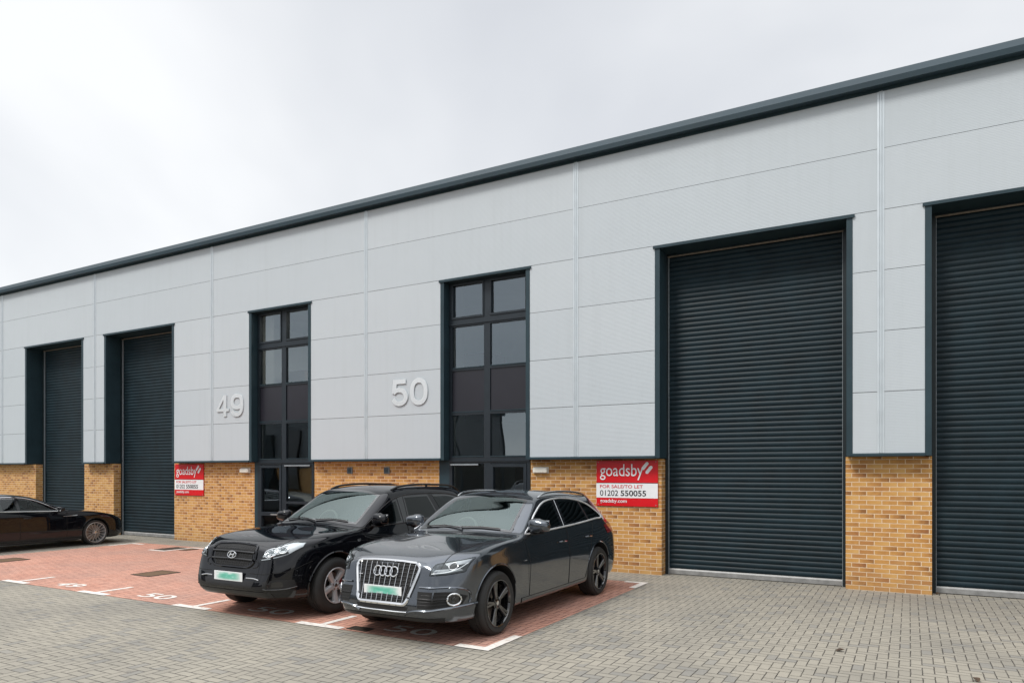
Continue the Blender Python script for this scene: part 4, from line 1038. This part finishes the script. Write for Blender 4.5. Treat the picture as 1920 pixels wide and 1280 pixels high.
# ---------------------------------------------------------------- black SUV
P_BLACK = mat_paint('black_paint', (.0035, .0038, .0055), 0.0, .25, dust=.0)
q = []
q.append((0.0, [(0,.42),(.25,.425),(.42,.45),(.47,.53),(.485,.66),(.48,.78),(.455,.87),(.35,.915),(.2,.93),(0,.935)]))
q.append((.07, [(0,.33),(.4,.33),(.58,.355),(.635,.45),(.655,.62),(.65,.78),(.61,.895),(.48,.955),(.26,.975),(0,.98)]))
q.append((.2, [(0,.28),(.5,.28),(.70,.31),(.745,.42),(.765,.62),(.758,.80),(.705,.935),(.56,1.0),(.3,1.022),(0,1.028)]))
q.append((.4, [(0,.26),(.6,.26),(.815,.29),(.85,.41),(.868,.63),(.864,.86),(.822,.998),(.65,1.045),(.31,1.058),(0,1.064)]))
q.append((.65, [(0,.25),(.65,.25),(.87,.29),(.905,.41),(.920,.63),(.918,.90),(.872,1.034),(.685,1.074),(.33,1.086),(0,1.092)]))
def lw(w_): return [(0,.25),(.66,.25),(w_*.95,.29),(w_*.985,.41),(w_,.66)]
q.append((.95, lw(.945)+[(.934,.92),(.888,1.060),(.715,1.095),(.34,1.112),(0,1.118)]))
q.append((1.2, lw(.945)+[(.932,.93),(.888,1.078),(.735,1.108),(.36,1.142),(0,1.148)]))
q.append((1.4, lw(.944)+[(.928,.935),(.882,1.094),(.775,1.13),(.40,1.172),(0,1.18)]))
q.append((1.68, lw(.942)+[(.922,.925),(.860,1.102),(.745,1.278),(.42,1.352),(0,1.368)]))
q.append((1.98, lw(.941)+[(.920,.93),(.857,1.112),(.72,1.466),(.41,1.535),(0,1.552)]))
q.append((2.2, lw(.94)+[(.919,.935),(.856,1.116),(.695,1.585),(.385,1.638),(0,1.648)]))
q.append((2.55, lw(.94)+[(.918,.94),(.855,1.12),(.680,1.640),(.375,1.694),(0,1.705)]))
q.append((3.0, lw(.94)+[(.918,.945),(.855,1.128),(.676,1.648),(.37,1.704),(0,1.715)]))
q.append((3.6, lw(.942)+[(.918,.95),(.850,1.148),(.665,1.628),(.365,1.686),(0,1.697)]))
q.append((4.1, lw(.935)+[(.91,.95),(.832,1.178),(.625,1.535),(.345,1.622),(0,1.636)]))
q.append((4.42, [(0,.26),(.62,.26),(.87,.30),(.90,.42),(.91,.62),(.885,.93),(.795,1.14),(.585,1.30),(.32,1.36),(0,1.37)]))
q.append((4.55, [(0,.30),(.58,.30),(.80,.33),(.84,.44),(.85,.62),(.83,.88),(.755,1.02),(.55,1.09),(.3,1.11),(0,1.115)]))
q.append((4.64, [(0,.38),(.45,.38),(.62,.40),(.66,.47),(.67,.60),(.65,.75),(.58,.83),(.45,.87),(.22,.88),(0,.885)]))
g = Car('parked_car', (-7.56, -6.43, 0), 0, 'black SUV with silver five-spoke wheels and black roof rails, parked in the middle', q, 1.085, .968, [(2,2,17,.4),(5,3,16,.4),(6,5,15,.3),(7,0,6,.2),(7,6,14,.35)], {'X': (.895, 3.60), 'r': .368}, .425, .22)
DLO = [(1.47,1.122),(1.66,1.215),(1.96,1.400),(2.2,1.512),(2.55,1.572),(3.0,1.580),(3.5,1.562),(3.85,1.50),(4.10,1.36),(4.12,1.23),(3.6,1.17),(3.0,1.15),(2.36,1.138),(1.9,1.13)]
for s_ in (1, -1):
    g.patch('front_window', [(1.56,1.128),(1.95,1.138),(2.30,1.145)], [(1.58,1.165),(1.72,1.235),(1.98,1.388),(2.14,1.47),(2.27,1.515)], 'side', s_, .003, [M['tint'], M['frit']], None, 24, 14, frit=.022, hole=True)
    g.patch('pillar_trim', [(2.315,1.145),(2.41,1.147)], [(2.285,1.52),(2.41,1.55)], 'side', s_, .004, M['gloss'], None, 3, 12, False)
    g.patch('rear_window', [(2.425,1.147),(2.8,1.155),(3.20,1.168)], [(2.425,1.55),(2.8,1.56),(3.02,1.558)], 'side', s_, .003, [M['privacy'], M['frit']], None, 22, 14, frit=.022)
    g.patch('quarter_window', [(3.32,1.185),(3.7,1.21),(4.05,1.25)], [(3.14,1.552),(3.6,1.535),(3.98,1.43)], 'side', s_, .003, [M['privacy'], M['frit']], None, 22, 12, frit=.018)
    g.line('window_seal', DLO, 'side', s_, .007, M['blackplastic'], .002, True, 90)
    fd = g.patch('front_door', [(1.55,.40),(1.95,.385),(2.36,.385)], [(1.40,1.105),(1.9,1.118),(2.36,1.126)], 'side', s_, .0022, P_BLACK, None, 30, 24)
    rd = g.patch('rear_door', [(2.38,.385),(2.75,.385),(3.08,.39)], [(2.38,1.127),(2.9,1.14),(3.36,1.155)], 'side', s_, .0022, P_BLACK, None, 30, 24)
    for pts in ([(1.39,1.10),(1.52,.80),(1.55,.38)], [(2.37,1.13),(2.37,.38)], [(3.375,1.157),(3.24,.80),(3.10,.385)]):
        g.line('door_gap', pts, 'side', s_, .0042, M['gap'], .0005, n=24)
    for par, X in ((fd, 2.2), (rd, 3.08)):
        b_ = MB(); P_ = [g.proj((X+dx, .96+dz), 'side', s_, of)[0] for dx, dz, of in ((-.10,.0,.006),(-.07,.0,.036),(.05,.0,.036),(.09,.0,.006))]
        b_.tube(P_, [.013,.017,.017,.012], False, 8, .8); b_.build('door_handle', P_BLACK, par)
    g.patch('sill_trim', [(1.42,.275),(2.3,.27),(3.1,.275)], [(1.42,.37),(2.3,.37),(3.1,.37)], 'side', s_, .010, M['blackplastic'], None, 24, 4)
    for X in (.895, 3.60):
        pts = [(X+(.44*math.cos(a))/1.075, (.38+.44*math.sin(a))/.968) for a in [R(-16)+R(212)*k/40 for k in range(41)]]
        g.line('wheel_arch', pts, 'side', s_, .018, P_BLACK, -.003, False, 44, flat=.7)
    hb, ht = [(.505,.79),(.64,.812),(.76,.865),(.845,.955)], [(.525,.865),(.60,.955),(.73,1.01),(.841,1.005)]
    hl = g.patch('headlight', hb, ht, 'front', s_, .001, M['satin_lamp'], None, 20, 8, skirt=.012)
    for c_, r_ in (((.602,.885),.052), ((.695,.925),.044)):
        b_ = MB(); g.line('', g.circle(c_, r_, 24), 'front', s_, .008, None, .006, True, 24, mb=b_); g.line('', g.circle(c_, r_*.55, 20), 'front', s_, .006, None, .006, True, 20, mb=b_); b_.build('lamp_ring', M['chrome'], hl)
        g.patch('bulb', [(c_[0]-r_*.4,c_[1]-r_*.35),(c_[0]+r_*.4,c_[1]-r_*.35)], [(c_[0]-r_*.4,c_[1]+r_*.35),(c_[0]+r_*.4,c_[1]+r_*.35)], 'front', s_, .007, M['vent'], hl, 4, 4, False)
    g.patch('lamp_base', [(.52,.81),(.64,.832),(.76,.875)], [(.525,.835),(.64,.858),(.75,.90)], 'front', s_, .005, M['blackplastic'], hl, 12, 3)
    g.patch('lens', hb, ht, 'front', s_, .012, M['lens'], hl, 20, 8)
    g.line('headlight_gap', hb+ht[::-1], 'front', s_, .004, M['gap'], 0, True, 50, smooth=False)
    g.line('bumper_line', [(.36,.625),(.60,.625),(.80,.66),(.90,.76)], 'front', s_, .004, M['gap'], 0)
    g.line('bumper_trim', [(.315,.565),(.44,.565),(.53,.55)], 'front', s_, .0075, M['satin'], .006)
    it = g.patch('fog_recess', [(.60,.43),(.72,.43),(.83,.45)], [(.58,.53),(.70,.55),(.82,.54)], 'front', s_, .002, M['blackplastic'], None, 12, 6)
    g.patch('fog_lamp', [(.655,.455),(.70,.445),(.745,.455)], [(.655,.515),(.70,.525),(.745,.515)], 'front', s_, .006, M['frit'], it, 6, 4)
    g.line('fog_trim', [(.60,.44),(.66,.425),(.76,.428),(.83,.45)], 'front', s_, .006, M['gloss'], .004, parent=it)
    g.line('grille_wing', [(.41,.80),(.47,.765),(.47,.72),(.40,.70)], 'front', s_, .012, P_BLACK, -.002)
    g.patch('repeater', [(1.27,.945),(1.33,.945)], [(1.275,.985),(1.335,.985)], 'side', s_, .008, M['satin'], None, 5, 4, False)
    g.mirror((.955,1.70,1.235), (.125,.105,.092), P_BLACK, s_, (.87,1.60,1.15))
    b_ = MB(); pts = [g.proj(p_, 'top', s_, o_)[0] for p_, o_ in (((.615,2.30),.0),((.612,2.42),.02),((.606,2.8),.032),((.60,3.3),.036),((.59,3.85),.032),((.58,4.08),.0))]
    P_ = resample(pts, 34); b_.tube([tuple(p_) for p_ in P_], .017, False, 8)
    for X in (2.42, 3.15, 3.80):
        a_ = g.proj((.605,X), 'top', s_, -.01)[0]; b_.tube([a_, a_+Vector((0,0,.03))], .02, False, 8)
    b_.build('roof_rail', M['blackplastic'], g.root)
    for X in (.895, 3.60): g.wheel(X, s_, .372, .238, .235, .94, 'five', M['wheel_silver'], M['rubber'], caliper=M['caliper'])
ws = g.patch('windscreen', [(-.72,1.165),(-.4,1.19),(0,1.20),(.4,1.19),(.72,1.165)], [(-.60,1.575),(-.3,1.63),(0,1.645),(.3,1.63),(.60,1.575)], 'front', 1, .003, [M['screen'], M['frit']], None, 36, 18, frit=.03, hole=True)
for a, c_ in (((-.62,1.19),(-.02,1.19)), ((-.03,1.205),(.55,1.20))):
    g.line('wiper', [a, ((a[0]+c_[0])/2, 1.22), c_], 'front', 1, .009, M['blackplastic'], .016)
g.patch('bonnet', [(-.64,.17),(-.665,.5),(-.70,.95),(-.765,1.36)], [(.64,.17),(.665,.5),(.70,.95),(.765,1.36)], 'top', 1, .0015, P_BLACK, None, 40, 36)
for s_ in (1, -1):
    g.line('bonnet_gap', [(.645,.18),(.67,.5),(.705,.95),(.772,1.36)], 'top', s_, .0032, M['gap'], 0)
    g.line('bonnet_crease', [(.40,.22),(.46,.6),(.54,1.0),(.60,1.34)], 'top', s_, .010, P_BLACK, -.003, flat=.5)
GO = [(.30,.700),(.37,.735),(.405,.80),(.40,.90),(.37,.955),(.2,.975),(0,.982)]
GO = [(0,.692)]+GO+[(-y, z) for y, z in GO[-2::-1]]
gr = g.patch('grille', [(-.30,.705),(0,.695),(.30,.705)], [(-.375,.955),(0,.98),(.375,.955)], 'front', 1, .002, M['matt'], None, 24, 12)
g.line('grille_frame', GO, 'front', 1, .017, P_BLACK, .004, True, 80, parent=gr)
b_ = MB()
for z, w_ in ((.885,.385),(.79,.375)): g.line('', [(-w_,z),(0,z+.006),(w_,z)], 'front', 1, .017, None, .010, n=26, mb=b_, flat=.8)
b_.build('grille_bars', M['dark_metal'], gr)
b_ = MB()
for k in range(-8, 9): g.line('', [(k*.042,.71),(k*.044,.96)], 'front', 1, .004, None, .003, n=14, mb=b_)
for k in range(8): g.line('', [(-.35,.72+k*.032),(0,.722+k*.032),(.35,.72+k*.032)], 'front', 1, .003, None, .003, n=14, mb=b_)
b_.build('grille_mesh', M['blackplastic'], gr)
b_ = MB(); C0 = (0, .842)
g.line('', [(C0[0]+.078*math.cos(a), C0[1]+.043*math.sin(a)) for a in [2*math.pi*k/32 for k in range(32)]], 'front', 1, .0068, None, .026, True, 32, mb=b_)
for pts in ([(-.046,.815),(-.020,.869)], [(.018,.815),(.046,.869)], [(-.030,.838),(.0,.842),(.030,.847)]): g.line('', pts, 'front', 1, .0075, None, .026, n=8, mb=b_)
b_.build('oval_emblem', M['chrome'], gr)
g.patch('lower_intake', [(-.42,.44),(0,.435),(.42,.44)], [(-.46,.535),(0,.53),(.46,.535)], 'front', 1, .003, M['blackplastic'], None, 20, 4)
g.patch('skid_plate', [(-.66,.315),(0,.305),(.66,.315)], [(-.64,.40),(0,.395),(.64,.40)], 'front', 1, .005, M['dark_metal'], None, 24, 4)
g.plate(.572, .525, .115, mat_plate('smeared_plate_teal', 3.0))
g.interior(1.4, 3.9, .44, 1.10, M['seat'], -.37, 1.55)
g.body(P_BLACK)

# ---------------------------------------------------------------- black saloon, nose to the shutter
q = []
q.append((0.0, [(0,.28),(.25,.28),(.42,.31),(.46,.37),(.47,.46),(.46,.55),(.44,.61),(.34,.645),(.2,.655),(0,.66)]))
q.append((.07, [(0,.20),(.42,.20),(.62,.22),(.67,.30),(.69,.44),(.68,.57),(.63,.66),(.48,.695),(.26,.708),(0,.713)]))
q.append((.2, [(0,.17),(.5,.17),(.74,.19),(.79,.28),(.81,.45),(.80,.60),(.745,.71),(.58,.755),(.3,.772),(0,.778)]))
q.append((.4, [(0,.16),(.6,.16),(.84,.18),(.87,.28),(.885,.46),(.875,.65),(.815,.775),(.63,.815),(.32,.835),(0,.84)]))
q.append((.7, [(0,.16),(.65,.16),(.87,.18),(.90,.28),(.915,.47),(.905,.72),(.855,.845),(.67,.87),(.34,.888),(0,.894)]))
def la(w_): return [(0,.16),(.66,.16),(w_*.955,.18),(w_*.985,.28),(w_,.48)]
q.append((1.0, la(.922)+[(.912,.765),(.862,.885),(.70,.912),(.35,.932),(0,.938)]))
q.append((1.35, la(.92)+[(.905,.80),(.86,.918),(.74,.942),(.37,.968),(0,.975)]))
q.append((1.55, la(.918)+[(.90,.81),(.856,.935),(.75,.968),(.39,.998),(0,1.005)]))
q.append((1.85, la(.917)+[(.897,.82),(.85,.955),(.700,1.105),(.40,1.145),(0,1.155)]))
q.append((2.15, la(.916)+[(.895,.83),(.848,.968),(.648,1.232),(.38,1.288),(0,1.298)]))
q.append((2.5, la(.915)+[(.894,.835),(.848,.978),(.605,1.325),(.35,1.372),(0,1.382)]))
q.append((2.9, la(.915)+[(.894,.84),(.848,.988),(.585,1.345),(.335,1.392),(0,1.402)]))
q.append((3.4, la(.915)+[(.894,.845),(.845,.998),(.572,1.300),(.325,1.358),(0,1.37)]))
q.append((3.9, la(.91)+[(.89,.845),(.838,1.0),(.555,1.185),(.32,1.245),(0,1.255)]))
q.append((4.3, [(0,.17),(.62,.17),(.85,.20),(.88,.30),(.892,.50),(.868,.82),(.80,.985),(.565,1.045),(.33,1.072),(0,1.078)]))
q.append((4.58, [(0,.22),(.55,.22),(.76,.25),(.80,.34),(.81,.5),(.79,.76),(.73,.92),(.54,.965),(.3,.98),(0,.985)]))
q.append((4.70, [(0,.34),(.4,.34),(.58,.36),(.62,.43),(.63,.52),(.61,.66),(.55,.74),(.42,.77),(.2,.78),(0,.785)]))
g = Car('parked_car', (-19.22, -.93, 0), math.pi, 'low black saloon with multi-spoke silver wheels, cut off by the left edge', q, 1.0, .955, [(2,2,15,.4),(5,3,15,.5),(6,5,14,.3),(7,7,13,.35)], {'X': (.885, 3.70), 'r': .318}, .352, .1, .3)
P_SAL = P_BLACK
for s_ in (-1, 1):
    g.patch('front_window', [(1.80,.955),(2.2,.972),(2.62,.985)], [(1.84,.99),(2.0,1.085),(2.2,1.185),(2.4,1.258),(2.62,1.295)], 'side', s_, .003, [M['clear_glass'], M['frit']], None, 24, 12, frit=.016, hole=True)
    g.patch('pillar_trim', [(2.63,.985),(2.70,.987)], [(2.63,1.297),(2.70,1.303)], 'side', s_, .004, M['gloss'], None, 3, 10, False)
    g.patch('rear_window', [(2.71,.987),(3.1,.998),(3.62,1.01)], [(2.71,1.303),(3.0,1.305),(3.42,1.252)], 'side', s_, .003, [M['clear_glass'], M['frit']], None, 24, 12, frit=.016, hole=True)
    g.line('window_trim', [(1.66,.945),(1.83,1.015),(2.0,1.115),(2.2,1.215),(2.45,1.292),(2.8,1.325),(3.2,1.305),(3.6,1.215),(3.86,1.06),(3.84,1.015),(3.4,1.002),(2.7,.976),(2.2,.96)], 'side', s_, .011, M['chrome'], .003, True, 100)
    fd = g.patch('front_door', [(1.62,.275),(2.1,.27),(2.66,.27)], [(1.62,.93),(2.1,.948),(2.66,.965)], 'side', s_, .002, P_SAL, None, 28, 20)
    rd = g.patch('rear_door', [(2.68,.27),(3.0,.27),(3.28,.275)], [(2.68,.966),(3.1,.98),(3.6,.99)], 'side', s_, .002, P_SAL, None, 28, 20)
    for pts in ([(1.60,.93),(1.605,.27)], [(2.67,.967),(2.67,.265)], [(3.61,.99),(3.46,.68),(3.30,.27)]): g.line('door_gap', pts, 'side', s_, .0038, M['gap'], .0005, n=24)
    for par, X in ((fd, 2.5), (rd, 3.42)):
        b_ = MB(); P_ = [g.proj((X+dx, .80), 'side', s_, of)[0] for dx, of in ((-.10,.006),(-.07,.032),(.05,.032),(.09,.006))]
        b_.tube(P_, [.012,.015,.015,.011], False, 8, .8); b_.build('door_handle', P_SAL, par)
    g.patch('sill_trim', [(1.30,.178),(2.3,.172),(3.25,.178)], [(1.30,.225),(2.3,.22),(3.25,.225)], 'side', s_, .012, M['dark_metal'], None, 24, 4)
    g.patch('wing_badge', [(1.36,.806),(1.60,.803),(1.68,.803)], [(1.34,.832),(1.58,.816),(1.68,.816)], 'side', s_, .006, M['satin'], None, 12, 3)
    for X in (.885, 3.70):
        pts = [(X+.36*math.cos(a), (.33+.36*math.sin(a))/.955) for a in [R(-16)+R(212)*k/40 for k in range(41)]]
        g.line('wheel_arch', pts, 'side', s_, .010, P_SAL, -.003, False, 44, flat=.7)
    hb, ht = [(.52,.60),(.66,.605),(.80,.63)], [(.50,.68),(.66,.71),(.845,.735)]
    hl = g.patch('headlight', hb, ht, 'front', s_, .002, M['bowl'], None, 16, 6); g.patch('lens', hb, ht, 'front', s_, .008, M['lens'], hl, 16, 6)
    g.patch('side_intake', [(.50,.26),(.66,.265),(.79,.30)], [(.48,.42),(.64,.42),(.78,.40)], 'front', s_, .002, M['blackplastic'], None, 12, 5)
    g.mirror((1.03,1.83,1.005), (.10,.085,.062), P_SAL, s_, (.86,1.78,.94))
    for X in (.885, 3.70): g.wheel(X, s_, .318, .262, .235, .915, 'many', M['saloon_wheel'], M['rubber'], steer=0)
g.patch('windscreen', [(-.70,.985),(0,1.02),(.70,.985)], [(-.55,1.29),(0,1.365),(.55,1.29)], 'front', 1, .003, [M['screen'], M['frit']], None, 30, 14, frit=.03, hole=True)
g.patch('bonnet', [(-.64,.17),(-.67,.5),(-.70,.95),(-.745,1.50)], [(.64,.17),(.67,.5),(.70,.95),(.745,1.50)], 'top', 1, .0015, P_SAL, None, 36, 32)
gr = g.patch('grille', [(-.36,.33),(0,.33),(.36,.33)], [(-.46,.62),(0,.64),(.46,.62)], 'front', 1, .003, M['matt'], None, 16, 8)
g.line('grille_frame', [(-.36,.33),(0,.33),(.36,.33),(.46,.52),(.44,.63),(0,.645),(-.44,.63),(-.46,.52)], 'front', 1, .012, M['satin'], .006, True, 60, parent=gr, smooth=False)
g.interior(1.5, 4.0, .26, .92, M['seat_lt'], -.37, 1.25)
g.body(P_SAL)
LOCAL[0] = False
